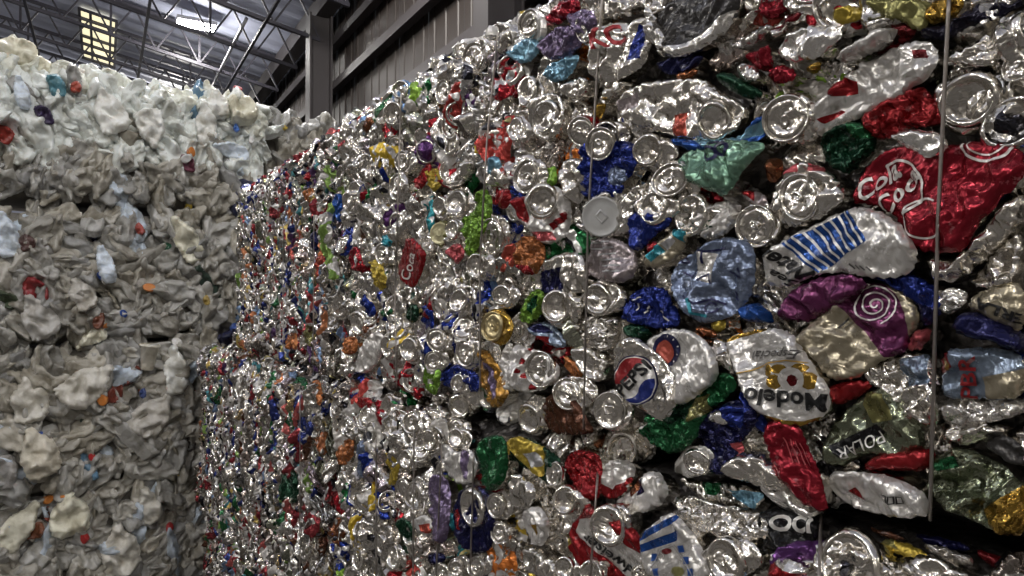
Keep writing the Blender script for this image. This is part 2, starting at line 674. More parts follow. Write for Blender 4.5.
# ------------------------------------------------------------------ stock of crushed can bodies
def blob(rng, lx, ly, n=11, j=0.16):
    pts = []
    for k in range(n):
        a = 2 * math.pi * k / n
        r = 1 + (rng.random() - 0.5) * 2 * j
        c, s = math.cos(a), math.sin(a)
        pts.append((lx * r * math.copysign(abs(c) ** 0.75, c), ly * r * math.copysign(abs(s) ** 0.75, s)))
    return pts


BODIES = []          # (verts, faces, mesh, anchor xyz or None, anchor radius, low verts, low faces)
rb = np.random.default_rng(3)
for i in range(34):
    kind = ('collar', 'panel', 'panel', 'collar', 'edge', 'scrap')[i % 6]
    if kind == 'collar':
        o = blob(rb, 0.036 + 0.006 * rb.random(), 0.036 + 0.012 * rb.random())
        par = dict(bulge=0.005, edge=0.006, crumple=0.0045, fold=0.006, cell=0.013)
        anc = ((rb.random() - 0.5) * 0.008, (rb.random() - 0.5) * 0.01, 0.027 + 0.003 * rb.random())
    elif kind == 'panel':
        ln = 0.046 + 0.016 * rb.random()
        o = blob(rb, 0.034 + 0.006 * rb.random(), ln)
        par = dict(bulge=0.006, edge=0.006, crumple=0.005, fold=0.011, cell=0.013)
        anc = (0, ln * 0.42, 0.026) if rb.random() < 0.45 else None
    elif kind == 'edge':
        o = blob(rb, 0.017 + 0.006 * rb.random(), 0.040 + 0.01 * rb.random())
        par = dict(bulge=0.008, edge=0.007, crumple=0.004, fold=0.012, cell=0.012)
        anc = None
    else:
        o = blob(rb, 0.026 + 0.01 * rb.random(), 0.04 + 0.014 * rb.random(), 9, 0.3)
        par = dict(bulge=0.006, edge=0.005, crumple=0.008, fold=0.008, cell=0.011)
        anc = None
    v, f, fi = sheet(o, 500 + i, res=0.0036, side=1, **par)
    lv, lf, li = sheet(o, 500 + i, res=0.0070, side=1, **par)
    if anc:
        near = v[(np.hypot(v[:, 0] - anc[0], v[:, 1] - anc[1]) < anc[2])]
        z = float(np.percentile(near[:, 2], 80))
        anc = (anc[0], anc[1], z + 0.002, anc[2])
    BODIES.append((v, f, mesh_of('crushed_can', v, f, [M_MIX, M_ALU], fi), anc, lv, lf, li))

PALETTE = [  # weight, linear rgb, metallic
    (110, ALU, 1.0), (9, (0.62, 0.60, 0.56), 0.35), (11, rgb(176, 28, 40), 0.7), (4, rgb(205, 70, 62), 0.55), (8, rgb(28, 52, 150), 0.7),
    (3, rgb(110, 150, 200), 0.6), (4, rgb(30, 120, 62), 0.65), (2.5, rgb(140, 190, 50), 0.5), (3, rgb(226, 190, 50), 0.5),
    (3, rgb(224, 120, 40), 0.6), (2, rgb(90, 45, 110), 0.6), (2, rgb(40, 140, 150), 0.6), (2.5, rgb(30, 30, 36), 0.6), (2, rgb(120, 70, 40), 0.7),
    (2, rgb(190, 160, 100), 0.9)]
DULL = [(0.50, 0.46, 0.40), (0.42, 0.42, 0.42), (0.52, 0.44, 0.40), (0.40, 0.41, 0.33), (0.46, 0.40, 0.44), (0.34, 0.30, 0.27)]
_pw = np.array([p[0] for p in PALETTE], float)
_pw /= _pw.sum()


def pick_colour(rng, far=False):
    p = PALETTE[rng.choice(len(PALETTE), p=_pw)]
    while far and p[1] is ALU and rng.random() < 0.42:
        p = PALETTE[rng.choice(len(PALETTE), p=_pw)]
    k = 0.75 + 0.4 * rng.random()
    c = p[1]
    if p[1] is ALU:
        k = (0.45 + 0.45 * rng.random()) if far else (0.6 + 0.4 * rng.random())
        if rng.random() < (0.55 if far else 0.25):
            c = DULL[int(rng.integers(len(DULL)))]
            k = 0.7 + 0.5 * rng.random()
    elif far:
        m = sum(c) / 3
        c = [m + (x - m) * 0.75 for x in c]
    return (*[min(1, x * k) for x in c], p[2])


# ------------------------------------------------------------------ bale faces
class Face:
    """the aisle side of a bale of cans: plane x = D, y0..y1 along the aisle, z0..z1 up; a = -y runs right in the picture"""

    def __init__(s, D, y0, y1, z0, z1, seed, round_=0.06):
        s.D, s.y0, s.y1, s.z0, s.z1, s.rnd = D, y0, y1, z0, z1, round_
        r = np.random.default_rng(seed)
        s.ph = r.random((4, 3)) * 6.28

    def off(s, y, z):
        """how far the face stands out towards the aisle"""
        e = 0.0
        for t, k in ((y - s.y0, 0.08), (s.y1 - y, 0.08), (z - s.z0, 0.05), (s.z1 - z, 0.06)):
            q = np.clip(1 - t / k, 0, 1.4)
            e = e - s.rnd * q ** 2
        n = 0.0
        for i, (fy, fz, am) in enumerate(((3.1, 4.3, 0.011), (7.7, 5.9, 0.008), (12.3, 15.1, 0.006), (23.0, 19.0, 0.004))):
            n = n + am * np.sin(fy * y + s.ph[i, 0]) * np.sin(fz * z + s.ph[i, 1])
        return e + n

    def at(s, y, z, lift=0.0):
        return Vector((s.D - s.off(y, z) - lift, y, z))

    def hit(s, px, py, lift=0.0):
        """where the line of sight through a pixel meets the face"""
        d = ray(px, py)
        t = s.D / d.x
        for _ in range(12):
            p = CAM + d * t
            t = 0.5 * t + 0.5 * (s.D - float(s.off(p.y, p.z)) - lift) / d.x
        return CAM + d * t

    def basis(s, y, z, k=0.7):
        h = 0.02
        dy = (s.off(y + h, z) - s.off(y - h, z)) / (2 * h) * k
        dz = (s.off(y, z + h) - s.off(y, z - h)) / (2 * h) * k
        n = Vector((-1.0, -float(dy), -float(dz))).normalized()
        X = Vector((0, -1, 0))
        X = (X - n * X.dot(n)).normalized()
        Y = n.cross(X)
        return Matrix((X, Y, n)).transposed()


def project(p):
    q = cam_rot.transposed() @ (Vector(p) - CAM)
    return (512 + F * q.x / -q.z, 288 - F * q.y / -q.z, -q.z)


def can_core(face, parent, depth=0.72, sink=0.022):
    """the packed inside of a bale, seen between the cans"""
    base = parent.location
    ny = max(8, int((face.y1 - face.y0) / 0.012))
    nz = max(8, int((face.z1 - face.z0) / 0.012))
    Y, Z = np.meshgrid(np.linspace(face.y0, face.y1, ny), np.linspace(face.z0, face.z1, nz))
    yy, zz = Y.ravel(), Z.ravel()
    p = np.stack([yy, zz], 1)
    f1, _ = worley(p, 0.035, 77)
    g1, _ = worley(p, 0.017, 78)
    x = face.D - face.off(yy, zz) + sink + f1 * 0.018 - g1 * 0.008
    v = [(a - base.x, b - base.y, c - base.z) for a, b, c in zip(x, yy, zz)]
    f = []
    for j in range(nz - 1):
        for i in range(ny - 1):
            q = j * ny + i
            f.append((q, q + ny, q + ny + 1, q + 1))
    n = len(v)
    ring = list(range(ny)) + [k * ny + ny - 1 for k in range(1, nz)] + [(nz - 1) * ny + k for k in range(ny - 2, -1, -1)] + [k * ny for k in range(nz - 2, 0, -1)]
    for q in ring:
        v.append((face.D + depth - base.x, v[q][1], v[q][2]))
    for k in range(len(ring)):
        k2 = (k + 1) % len(ring)
        f.append((ring[k], ring[k2], n + k2, n + k))
    f.append([n + k for k in range(len(ring))])
    me = mesh_of('packed_core', v, f, [M_CORE], smooth=True)
    return link('packed_core', me, parent)


# ------------------------------------------------------------------ the traced cans
C = dict(
    silver=(ALU, 1.0), bright=((0.88, 0.86, 0.82), 0.9), dull=((0.50, 0.48, 0.45), 0.9), white=((0.72, 0.70, 0.67), 0.6), cream=(rgb(190, 178, 150), 0.65), grey=((0.40, 0.40, 0.41), 0.5),
    crimson=(rgb(168, 20, 40), 0.65), red=(rgb(176, 28, 34), 0.6), darkred=(rgb(120, 14, 22), 0.6), pink=(rgb(214, 90, 96), 0.65), coral=(rgb(215, 90, 70), 0.65),
    cobalt=(rgb(30, 50, 146), 0.65), navy=(rgb(24, 26, 84), 0.6), ink=(rgb(28, 24, 50), 0.5), blue=(rgb(30, 84, 176), 0.6), lightblue=(rgb(130, 146, 178), 0.65), sky=(rgb(130, 186, 215), 0.65), greyblue=(rgb(138, 156, 180), 0.65),
    green=(rgb(26, 104, 56), 0.6), dgreen=(rgb(16, 70, 44), 0.6), lime=(rgb(126, 176, 54), 0.65), mint=(rgb(124, 172, 144), 0.65), teal=(rgb(40, 150, 170), 0.65),
    yellow=(rgb(214, 184, 62), 0.65), gold=(rgb(205, 160, 60), 0.85), orange=(rgb(196, 114, 56), 0.6), olive=(rgb(150, 146, 84), 0.65), copper=(rgb(170, 100, 60), 0.85), brown=(rgb(104, 60, 38), 0.6),
    purple=(rgb(118, 42, 94), 0.6), lilac=(rgb(130, 112, 150), 0.65), charcoal=(rgb(62, 60, 60), 0.35), black=(rgb(22, 22, 24), 0.4), pinkgrey=(rgb(190, 176, 178), 0.65), ochre=(rgb(196, 140, 50), 0.7), greengrey=(rgb(150, 158, 130), 0.9))
for _k, (_c, _m) in list(C.items()):        # inks are a little deeper than they look in the light
    if _k not in ('silver', 'bright', 'dull', 'white', 'grey', 'charcoal', 'black'):
        C[_k] = (tuple(x * 0.8 for x in _c), _m)
TILE = {f'{c}{r}': (c * 256, r * 144) for c in range(4) for r in range(4)}


def mat_for(name, crinkly=False):
    c, m = C[name]
    return print_mat(c, m, 0.17 if m > 0.8 else 0.23, 130.0 if crinkly else 100.0, 0.9 if crinkly else 0.5)


def tp(tile, pts):
    ox, oy = TILE[tile]
    return [(ox + x / 4.0, oy + y / 4.0) for x, y in pts]


TRACED = []          # outlines in the picture, so the other cans fill what is left


class Can:
    pass


_seed = [1000]


def traced_can(face, bale, tile, pts, colour, regs=(), lift=0.012, label=None, crinkly=False, smooth=2, bulge=0.006, fold=0.008, crumple=0.0042, edge=0.006, res=None):
    _seed[0] += 1
    px = tp(tile, pts)
    TRACED.append((px, face))
    rng = np.random.default_rng(_seed[0])
    lift = lift + rng.random() * 0.006
    mx = (min(q[0] for q in px) + max(q[0] for q in px)) / 2, (min(q[1] for q in px) + max(q[1] for q in px)) / 2
    top = bulge * 0.6
    ctr = face.hit(*mx, lift + top)
    y, z = ctr.y, ctr.z
    tilt = Euler(((rng.random() - 0.5) * 0.2, (rng.random() - 0.5) * 0.2, 0)).to_matrix()
    B = face.basis(y, z, 0.22) @ tilt
    nrm = B.col[2].copy()
    pos = ctr - nrm * top
    Bt = B.transposed()

    def loc(q):
        """a pixel's line of sight met with the plane of this can"""
        d = ray(*q)
        t = (ctr - CAM).dot(nrm) / d.dot(nrm)
        r = Bt @ (CAM + d * t - ctr)
        return (r.x, r.y)

    out = [loc(q) for q in px]
    names, rr = [colour], []
    for rp, rc in regs:
        if rc not in names:
            names.append(rc)
        rr.append(([loc(q) for q in tp(tile, rp)], names.index(rc)))
    size = max(np.ptp(np.array(out), axis=0))
    if res is None:
        res = 0.0030 if size < 0.14 else 0.0036
    if crinkly:
        crumple, cell = crumple * 1.6, 0.010
    else:
        cell = 0.016
    v, f, idx = sheet(out, _seed[0], res=res, bulge=bulge, edge=min(edge, size * 0.25), crumple=crumple, fold=fold, regs=rr, smooth=smooth, cell=cell, side=len(names))
    me = mesh_of('crushed_can', v, f, [mat_for(n, crinkly) for n in names] + [M_ALU], idx)
    M = Matrix.Translation(pos - bale.location) @ B.to_4x4()
    o = link('crushed_can', me, bale, M)
    if label:
        o['label'] = label
    c = Can()
    c.o, c.face, c.loc, c.tile, c.bvh = o, face, loc, tile, BVHTree.FromPolygons([tuple(q) for q in v], f)
    return c


def local_px(c, x, y, tile=None):
    return c.loc(tp(tile or c.tile, [(x, y)])[0])


def decal(c, name, verts2, tris, mat, gap=0.0009, maxedge=0.0028):
    """flat print laid on a can's crumpled skin"""
    bm = bmesh.new()
    vs = [bm.verts.new((x, y, 0)) for x, y in verts2]
    for t in tris:
        try:
            bm.faces.new([vs[i] for i in t])
        except ValueError:
            pass
    bmesh.ops.triangulate(bm, faces=bm.faces[:])
    for _ in range(5):
        long = [e for e in bm.edges if e.calc_length() > maxedge]
        if not long:
            break
        bmesh.ops.subdivide_edges(bm, edges=long, cuts=1)
        bmesh.ops.triangulate(bm, faces=[f for f in bm.faces if len(f.verts) > 3])
    dead = []
    for v in bm.verts:
        h = c.bvh.ray_cast(Vector((v.co.x, v.co.y, 0.2)), Vector((0, 0, -1)))
        if h[0] is None or h[0].z < -0.012:
            dead.append(v)
        else:
            v.co.z = h[0].z + gap
    bmesh.ops.delete(bm, geom=dead, context='VERTS')
    for f in bm.faces:
        if f.normal.z < 0:
            f.normal_flip()
        f.smooth = True
    me = bpy.data.meshes.new(name)
    bm.to_mesh(me)
    bm.free()
    me.materials.append(mat)
    return link(name, me, c.o)


def lettering(c, text, p0, p1, height, colour, tile=None, offset=0.0, shear=0.0, name='lettering', lab=None, gap=0.0017):
    """text whose baseline runs from pixel p0 to pixel p1 (tile coordinates), its capitals height tile pixels tall"""
    a, b = Vector(local_px(c, *p0, tile)), Vector(local_px(c, *p1, tile))
    mid = ((p0[0] + p1[0]) / 2, (p0[1] + p1[1]) / 2)
    dx, dy = p1[0] - p0[0], p1[1] - p0[1]
    L = math.hypot(dx, dy)
    nx, ny = dy / L, -dx / L                      # up of the text in the picture
    up = Vector(local_px(c, p0[0] + nx * height, p0[1] + ny * height, tile)) - a
    cu = bpy.data.curves.new('text', 'FONT')
    cu.body = text
    cu.offset = offset
    cu.shear = shear
    cu.resolution_u = 3
    to = bpy.data.objects.new('text', cu)
    COL.objects.link(to)
    dg = bpy.context.evaluated_depsgraph_get()
    me = to.evaluated_get(dg).to_mesh()
    co = np.array([v.co[:2] for v in me.vertices])
    tr = [list(p.vertices) for p in me.polygons]
    to.evaluated_get(dg).to_mesh_clear()
    bpy.data.objects.remove(to)
    bpy.data.curves.remove(cu)
    x0, x1 = co[:, 0].min(), co[:, 0].max()
    s = (co[:, 0] - x0) / (x1 - x0)
    t = co[:, 1] / 0.70
    d = b - a
    pts = [(a.x + d.x * i + up.x * j, a.y + d.y * i + up.y * j) for i, j in zip(s, t)]
    o = decal(c, name, pts, tr, print_flat(colour), gap=gap)
    if lab:
        o['label'] = lab
    return o


_flat = {}


def print_flat(colour):
    if colour not in _flat:
        c, m = C[colour]
        _flat[colour] = print_mat(c, m * 0.6, 0.36, 100.0, 0.3)
    return _flat[colour]


def stroke(c, pts, wd, colour, name='print_mark', closed=False, tile=None):
    """a printed line through tile pixels, wd tile pixels wide"""
    P = np.array(pts, float)
    if closed:
        P = np.vstack([P, P[:1]])
    q, tr = [], []
    for i in range(len(P)):
        d = P[min(i + 1, len(P) - 1)] - P[max(i - 1, 0)]
        if closed and i in (0, len(P) - 1):
            d = P[1] - P[-2]
        n = np.array([-d[1], d[0]]) / (np.hypot(*d) + 1e-9) * wd / 2
        q += [local_px(c, *(P[i] + n), tile), local_px(c, *(P[i] - n), tile)]
    for i in range(len(P) - 1):
        tr += [(2 * i, 2 * i + 1, 2 * i + 3, 2 * i + 2)]
    return decal(c, name, q, tr, print_flat(colour), gap=0.0014)


def ring(cx, cy, rx, ry, n=28, a0=0, a1=360):
    return [(cx + rx * math.cos(R(a0 + (a1 - a0) * k / n)), cy + ry * math.sin(R(a0 + (a1 - a0) * k / n))) for k in range(n + (0 if a1 - a0 >= 360 else 1))]


def end_on(c, x, y, rx, ry, key=None, mat=None, rot=None, tile=None, up=0.003, flat=False):
    """a can's lid or base at a tile pixel, rx by ry tile pixels in the picture"""
    lx, ly = local_px(c, x, y, tile)
    px = tp(tile or c.tile, [(x, y)])[0]
    Wd = c.o.matrix_world_calc @ Vector((lx, ly, 0)) if False else (c.o.parent.matrix_basis @ c.o.matrix_basis) @ Vector((lx, ly, 0))
    dz = project(Wd)[2]
    rad = max(rx, ry) / 4.0 * dz / F
    h = c.bvh.ray_cast(Vector((lx, ly, 0.2)), Vector((0, 0, -1)))
    z = max((q[0].z for q in [c.bvh.ray_cast(Vector((lx + i * rad * 0.7, ly + j * rad * 0.7, 0.2)), Vector((0, 0, -1))) for i, j in ((0, 0), (1, 0), (-1, 0), (0, 1), (0, -1))] if q[0] is not None), default=0.0)
    # turn the disc towards the viewer until it is as round as in the picture
    v = (CAM - Wd).normalized()
    Mw = (c.o.parent.matrix_basis @ c.o.matrix_basis).to_3x3()
    vl = Mw.transposed() @ v
    ang = math.acos(max(-1, min(1, vl.z)))
    want = math.acos(max(0.2, min(0.97, min(rx, ry) / max(rx, ry))))
    ax = Vector((0, 0, 1)).cross(vl)
    turn = max(0.0, min(ang - want, R(34)))
    T = Matrix.Rotation(turn, 3, ax.normalized()) if ax.length > 1e-4 else Matrix.Identity(3)
    rng = np.random.default_rng(int(x * 7 + y * 13))
    if key is None:
        key = END_KEYS[int(rng.integers(len(END_KEYS)))]
    spin = Matrix.Rotation(rng.random() * 6.28 if rot is None else rot, 3, 'Z')
    lift = z * 0.8 + up + math.sin(turn) * rad * 0.55
    M = Matrix.Translation((lx, ly, lift)) @ (T @ spin).to_4x4() @ Matrix.Diagonal((rad, rad, rad * 0.85, 1))
    o = link('can_end', end_mesh(key, mat), c.o, M)
    return o


def end_can(face, bale, tile, x, y, rx, ry, colour='silver', key=None, endmat=None, grow=1.25, regs=(), lift=0.010, label=None, crinkly=False):
    """a can crushed end to end and seen from its end, its crumpled wall round it"""
    rng = np.random.default_rng(int(x * 3 + y * 5) + len(tile))
    pts = []
    for k in range(10):
        a = 2 * math.pi * k / 10
        r = grow * (1 + (rng.random() - 0.5) * 0.3)
        pts.append((x + rx * r * math.cos(a), y + ry * r * math.sin(a)))
    c = traced_can(face, bale, tile, pts, colour, regs, lift=lift, bulge=0.006, fold=0.004, label=label, crinkly=crinkly)
    end_on(c, x, y, rx, ry, key, endmat)
    return c


# ------------------------------------------------------------------ filling a face with the rest of its cans
def fill_face(face, bale, spacing, seed, limit, full=True, frame_only=True, avoid=True, lean=1.0, upright=False, grow=1.0, narrow=1.0, top=0.0):
    """cans over the whole face: those that show largest as parts, the rest as one heap"""
    rng = np.random.default_rng(seed)
    Ly, Lz = face.y1 - face.y0, face.z1 - face.z0
    pts = []
    ny, nz = int(Ly / spacing), int(Lz / (spacing * 0.87))
    for j in range(nz + 1):
        for i in range(ny + 1):
            y = face.y0 + (i + 0.5 * (j % 2) + (rng.random() - 0.5) * 0.7) * Ly / ny
            z = face.z0 + (j + (rng.random() - 0.5) * 0.7) * Lz / nz
            if face.y0 - 0.01 < y < face.y1 + 0.01 and face.z0 + 0.012 < z < face.z1 - 0.004:
                pts.append((y, z))
    cand = []
    polys = [(np.array(p), np.array(p).mean(0)) for p, fc in TRACED if fc is face]
    for y, z in pts:
        P = face.at(y, z)
        q = cam_rot.transposed() @ (P - CAM)
        if q.z > -0.05:
            cand.append((50.0, y, z, False))
            continue
        sx, sy, dz = project(P)
        r = 0.045 * F / dz
        if not (-r < sx < 1024 + r and -r < sy < 576 + r):
            if not frame_only:
                cand.append((50.0, y, z, False))      # beyond the picture: only in the heap
            continue
        if avoid:
            t = np.array([[sx, sy]])
            bad = False
            near = False
            for poly, ctr in polys:
                if inside(ctr + (poly - ctr) * 0.93, t)[0]:
                    bad = True
                    break
                near = near or inside(ctr + (poly - ctr) * 1.3, t)[0]
            if bad:
                continue
        cand.append((dz, y, z, avoid and near))
    cand.sort()
    if top:                                 # the upper side of the bale, out of sight from below
        for j in range(int(0.66 / 0.075)):
            for i in range(int(Ly / 0.075)):
                cand.append((99.0, face.y0 + (i + 0.2 + 0.6 * rng.random()) * 0.075, -(j + 0.3 + 0.6 * rng.random()) * 0.075, False))
    heap_v, heap_f, heap_i, heap_c = [], [], [], []
    nv = 0
    made = 0
    limit -= sum(1 for c in bale.children if c.name.startswith('crushed_can'))
    for dz, y, z, near in cand:
        bi = int(rng.integers(len(BODIES)))
        v, f, me, anc, lv, lf, li = BODIES[bi]
        col = pick_colour(rng, upright)
        B = face.basis(y, z, 0.8) if dz < 90 else Matrix(((0, 1, 0), (-1, 0, 0), (0, 0, 1)))
        k = 0.25 if near else lean
        tilt = Euler((rng.normal() * 0.32 * k, (rng.normal() * 0.32 + 0.12) * k, 0)).to_matrix()
        spin = Matrix.Rotation(rng.normal() * 0.35 if upright else rng.random() * 6.28, 3, 'Z')
        sc = (0.95 + 0.35 * rng.random()) * grow
        pos = face.at(y, z, (-0.026 if near else -0.010) + 0.016 * rng.random())
        if dz > 90:
            pos = Vector((face.D + 0.03 - z, y, face.z1 + 0.004))
        M = Matrix.Translation(pos - bale.location) @ (B @ tilt @ spin).to_4x4() @ Matrix.Diagonal((sc * narrow, sc, sc, 1))
        ek = END_KEYS[int(rng.integers(len(END_KEYS)))]
        if made < limit and dz < 40:
            o = link('crushed_can', me, bale, M)
            o.color = col
            made += 1
            if anc and full:
                E = Matrix.Translation(anc[:3]) @ Euler((rng.normal() * 0.08, rng.normal() * 0.08, rng.random() * 6.28)).to_matrix().to_4x4() @ Matrix.Diagonal((anc[3], anc[3], anc[3] * 0.85, 1))
                link('can_end', ENDS[ek][2], o, E)
        else:
            A = np.array(M)
            w = lv @ A[:3, :3].T + A[:3, 3]
            heap_v.append(w)
            heap_f += [tuple(k + nv for k in q) for q in lf]
            heap_i += li
            heap_c.append(np.tile(np.array(col), (len(lv), 1)))
            nv += len(lv)
            if anc:
                ev, ef = ENDS[ek][0], ENDS[ek][1]
                E = np.array(M @ Matrix.Translation(anc[:3]) @ Matrix.Diagonal((anc[3], anc[3], anc[3] * 0.85, 1)))
                heap_v.append(ev @ E[:3, :3].T + E[:3, 3])
                heap_f += [tuple(k + nv for k in q) for q in ef]
                heap_i += [1] * len(ef)
                heap_c.append(np.tile(np.array((*ALU, 1.0)), (len(ev), 1)))
                nv += len(ev)
    if nv:
        me = mesh_of('packed_cans', np.vstack(heap_v), heap_f, [M_TINT, M_ALU], heap_i)
        at = me.attributes.new('tint', 'FLOAT_COLOR', 'POINT')
        at.data.foreach_set('color', np.vstack(heap_c).astype(np.float32).ravel())
        o = link('packed_cans', me, bale)
        o['kind'] = 'stuff'
    return made, len(cand) - made


def wire(face, bale, px_pts, r=0.0019, lift=0.043, n=14):
    """a baling wire down a face through traced pixels"""
    P = []
    for (x0, y0), (x1, y1) in zip(px_pts, px_pts[1:]):
        for k in range(n):
            P.append((x0 + (x1 - x0) * k / n, y0 + (y1 - y0) * k / n))
    P.append(px_pts[-1])
    W = []
    for p in P:
        W.append(face.hit(*p, lift) - bale.location)
    mb = MB().tube(W, r, 6)
    return mb.build('baling_wire', M_WIRE, bale, smooth=True)


# ================================================================== the hall
W = 3.2
EAVE = 6.85
SL = 0.19


def roof_z(u):
    return EAVE + SL * (W - u)


floor = MB().box((-14, -8, -0.1), (6, 40, 0.0), hall).build('floor', M_FLOOR)
floor['kind'] = 'structure'

# roof deck with ribs running down the slope
v, f = [], []
vs = np.arange(-6, 40, 0.125)
prof = [0.0, 0.0, 0.045, 0.045]
for i, vv in enumerate(vs):
    for u in (W + 0.3, -14.0):
        v.append(hall(u, vv, roof_z(u) + 0.12 + prof[i % 4]))
for i in range(len(vs) - 1):
    f.append((2 * i, 2 * i + 1, 2 * i + 3, 2 * i + 2))
deck = link('ceiling', mesh_of('ceiling', v, f, [M_DECK], smooth=False))
deck['kind'] = 'structure'

# open web joists
for k, vv in enumerate([8.3 + 1.6 * i for i in range(12)]):
    j = bpy.data.objects.new('roof_truss', None)
    COL.objects.link(j)
    j.location = hall(W, vv, EAVE)
    j['kind'] = 'structure'
    off = j.location.copy()
    uL, uR = -9.0, W - 0.1
    top = lambda u: hall(u, vv, roof_z(u) + 0.05) - off
    bot = lambda u: hall(u, vv, roof_z(u) - 0.62) - off
    MB().bar(top(uL), top(uR), 0.06, 0.06).build('top_chord', M_STEEL, j)
    MB().bar(bot(uL), bot(uR), 0.06, 0.06).build('bottom_chord', M_STEEL, j)
    n = 16
    for i in range(n):
        a, b = uL + (uR - uL) * i / n, uL + (uR - uL) * (i + 1) / n
        MB().bar(bot(a), top((a + b) / 2), 0.03, 0.03).build('web_bar', M_STEEL, j)
        MB().bar(top((a + b) / 2), bot(b), 0.03, 0.03).build('web_bar', M_STEEL, j)
        if i % 2 == 0:
            MB().bar(bot(a), top(a), 0.04, 0.04).build('web_post', M_STEEL, j)
# bridging lines along the hall
for u in (2.2, 0.6, -1.2, -3.0, -5.0):
    o = MB().bar(hall(u, 6, roof_z(u) - 0.70), hall(u, 26, roof_z(u) - 0.70), 0.045, 0.045).build('roof_bridging', M_STEEL)
    o['kind'] = 'structure'

# skylight: two panes in a frame, let in under the deck
sk = bpy.data.objects.new('window_1', None)
COL.objects.link(sk)
sk.location = hall(-0.08, 17.2, roof_z(-0.08))
sk['kind'] = 'structure'
for a, b in ((15.9, 17.4), (17.5, 19.0)):
    mb = MB()
    p = lambda u, vv, dz: hall(u, vv, roof_z(u) + dz) - sk.location
    mb.hexa([p(-0.44, a, 0.10), p(0.16, a, 0.10), p(0.16, b, 0.10), p(-0.44, b, 0.10), p(-0.44, a, 0.12), p(0.16, a, 0.12), p(0.16, b, 0.12), p(-0.44, b, 0.12)])
    mb.build('pane', M_SKYLIGHT, sk)
for u in (-0.46, -0.27, 0.18):
    MB().bar(p(u, 15.85, 0.08), p(u, 19.05, 0.08), 0.05, 0.05).build('window_bar', M_STEEL, sk)
for vv in (15.85, 17.45, 19.05):
    MB().bar(p(-0.48, vv, 0.07), p(0.20, vv, 0.07), 0.05, 0.05).build('window_bar', M_STEEL, sk)

# right wall: ribbed cladding in sheets, girts, columns
wr = bpy.data.objects.new('wall_right', None)
COL.objects.link(wr)
wr.location = hall(W, 8, 0)
wr['kind'] = 'structure'
rib = [(0.0, 0.0), (0.13, 0.0), (0.145, 0.012), (0.185, 0.012), (0.20, 0.0), (0.33, 0.0)]
for k in range(22):
    v0 = -2.0 + k * 0.99
    ln = []
    for m in range(3):
        ln += [(v0 + m * 0.33 + a, b) for a, b in rib[:-1]]
    ln.append((v0 + 0.985, 0.0))
    v, f = [], []
    for vv, d in ln:
        for z in (0.0, EAVE + 0.1):
            v.append(hall(W + 0.30 - d, vv, z) - wr.location)
    for i in range(len(ln) - 1):
        f.append((2 * i, 2 * i + 1, 2 * i + 3, 2 * i + 2))
    link('cladding_sheet', mesh_of('cladding_sheet', v, f, [M_CLAD], smooth=False), wr)
for z in (1.4, 3.0, 4.71, 5.52, 6.27):
    o = MB().bar(hall(W + 0.18, -2, z), hall(W + 0.18, 20, z), 0.20, 0.05).bar(hall(W + 0.09, -2, z - 0.06), hall(W + 0.09, 20, z - 0.06), 0.02, 0.09).build('wall_girt', M_GIRT)
    o['kind'] = 'structure'
o = MB().bar(hall(W - 0.05, -2, EAVE - 0.05), hall(W - 0.05, 26, EAVE - 0.05), 0.25, 0.30).build('eave_beam', M_GIRT)
o['kind'] = 'structure'
for vv in (11.5, 5.4, 17.6, -0.7):
    c = bpy.data.objects.new('wall_column', None)
    COL.objects.link(c)
    c.location = hall(W - 0.25, vv, 0)
    c['kind'] = 'structure'
    q = lambda u, v2, z: hall(u, v2, z) - c.location
    MB().box((W - 0.30, vv - 0.14, 0), (W - 0.27, vv + 0.14, EAVE - 0.2), q).build('flange', M_GIRT, c)
    MB().box((W + 0.05, vv - 0.14, 0), (W + 0.08, vv + 0.14, EAVE - 0.2), q).build('flange', M_GIRT, c)
    MB().box((W - 0.27, vv - 0.012, 0), (W + 0.05, vv + 0.012, EAVE - 0.2), q).build('web_plate', M_GIRT, c)
# the other walls of the hall
o = MB().box((-14.2, -8.2, 0), (-14.0, 40, roof_z(-14)), hall).build('wall_left', M_FARWALL)
o['kind'] = 'structure'
o = MB().box((-14, -8.2, 0), (W + 0.3, -8.0, roof_z(-14)), hall).build('wall_back', M_FARWALL)
o['kind'] = 'structure'
# far end wall
o = MB().box((-14, 33.0, 0), (W + 0.3, 33.2, roof_z(-14)), hall).build('wall_far', M_DECK)
o['kind'] = 'structure'

# lit high-bay lamp and a pipe under the trusses
lu, lvv, lz = 1.45, 13.9, 6.98
t = thing('ceiling_lamp', 'lit rectangular lamp hanging under the roof trusses', 'lamp', hall(lu, lvv, lz))
q = lambda u, v2, z: hall(lu + u, lvv + v2, lz + z) - t.location
MB().box((-0.34, -0.17, 0.03), (0.34, 0.17, 0.10), q).build('housing', M_HOUSING, t)
MB().box((-0.31, -0.14, 0.0), (0.31, 0.14, 0.03), q).build('lens', M_LENS, t)
for u in (-0.25, 0.25):
    MB().bar(q(u, 0, 0.1), q(u, 0, roof_z(lu + u) + 0.05 - lz), 0.012, 0.012).build('hanger_rod', M_STEEL, t)
bl = bpy.data.lights.new('lamp_light', 'POINT')      # the lamp's own light, spread by its lens
bl.energy, bl.shadow_soft_size, bl.color = 75, 0.2, (1.0, 0.97, 0.92)
bo = bpy.data.objects.new('lamp_light', bl)
COL.objects.link(bo)
bo.location = hall(lu, lvv, lz - 0.35)
pl = hall(1.97, 11.2, 6.47)
o = MB().tube([hall(1.97, 11.75 + 0.45 * k, 6.47) for k in range(10)], 0.028, 8).build('conduit_pipe', M_PIPE, None, True, loc=pl)
o['label'], o['category'] = 'thin pale pipe slung below the roof trusses', 'pipe'

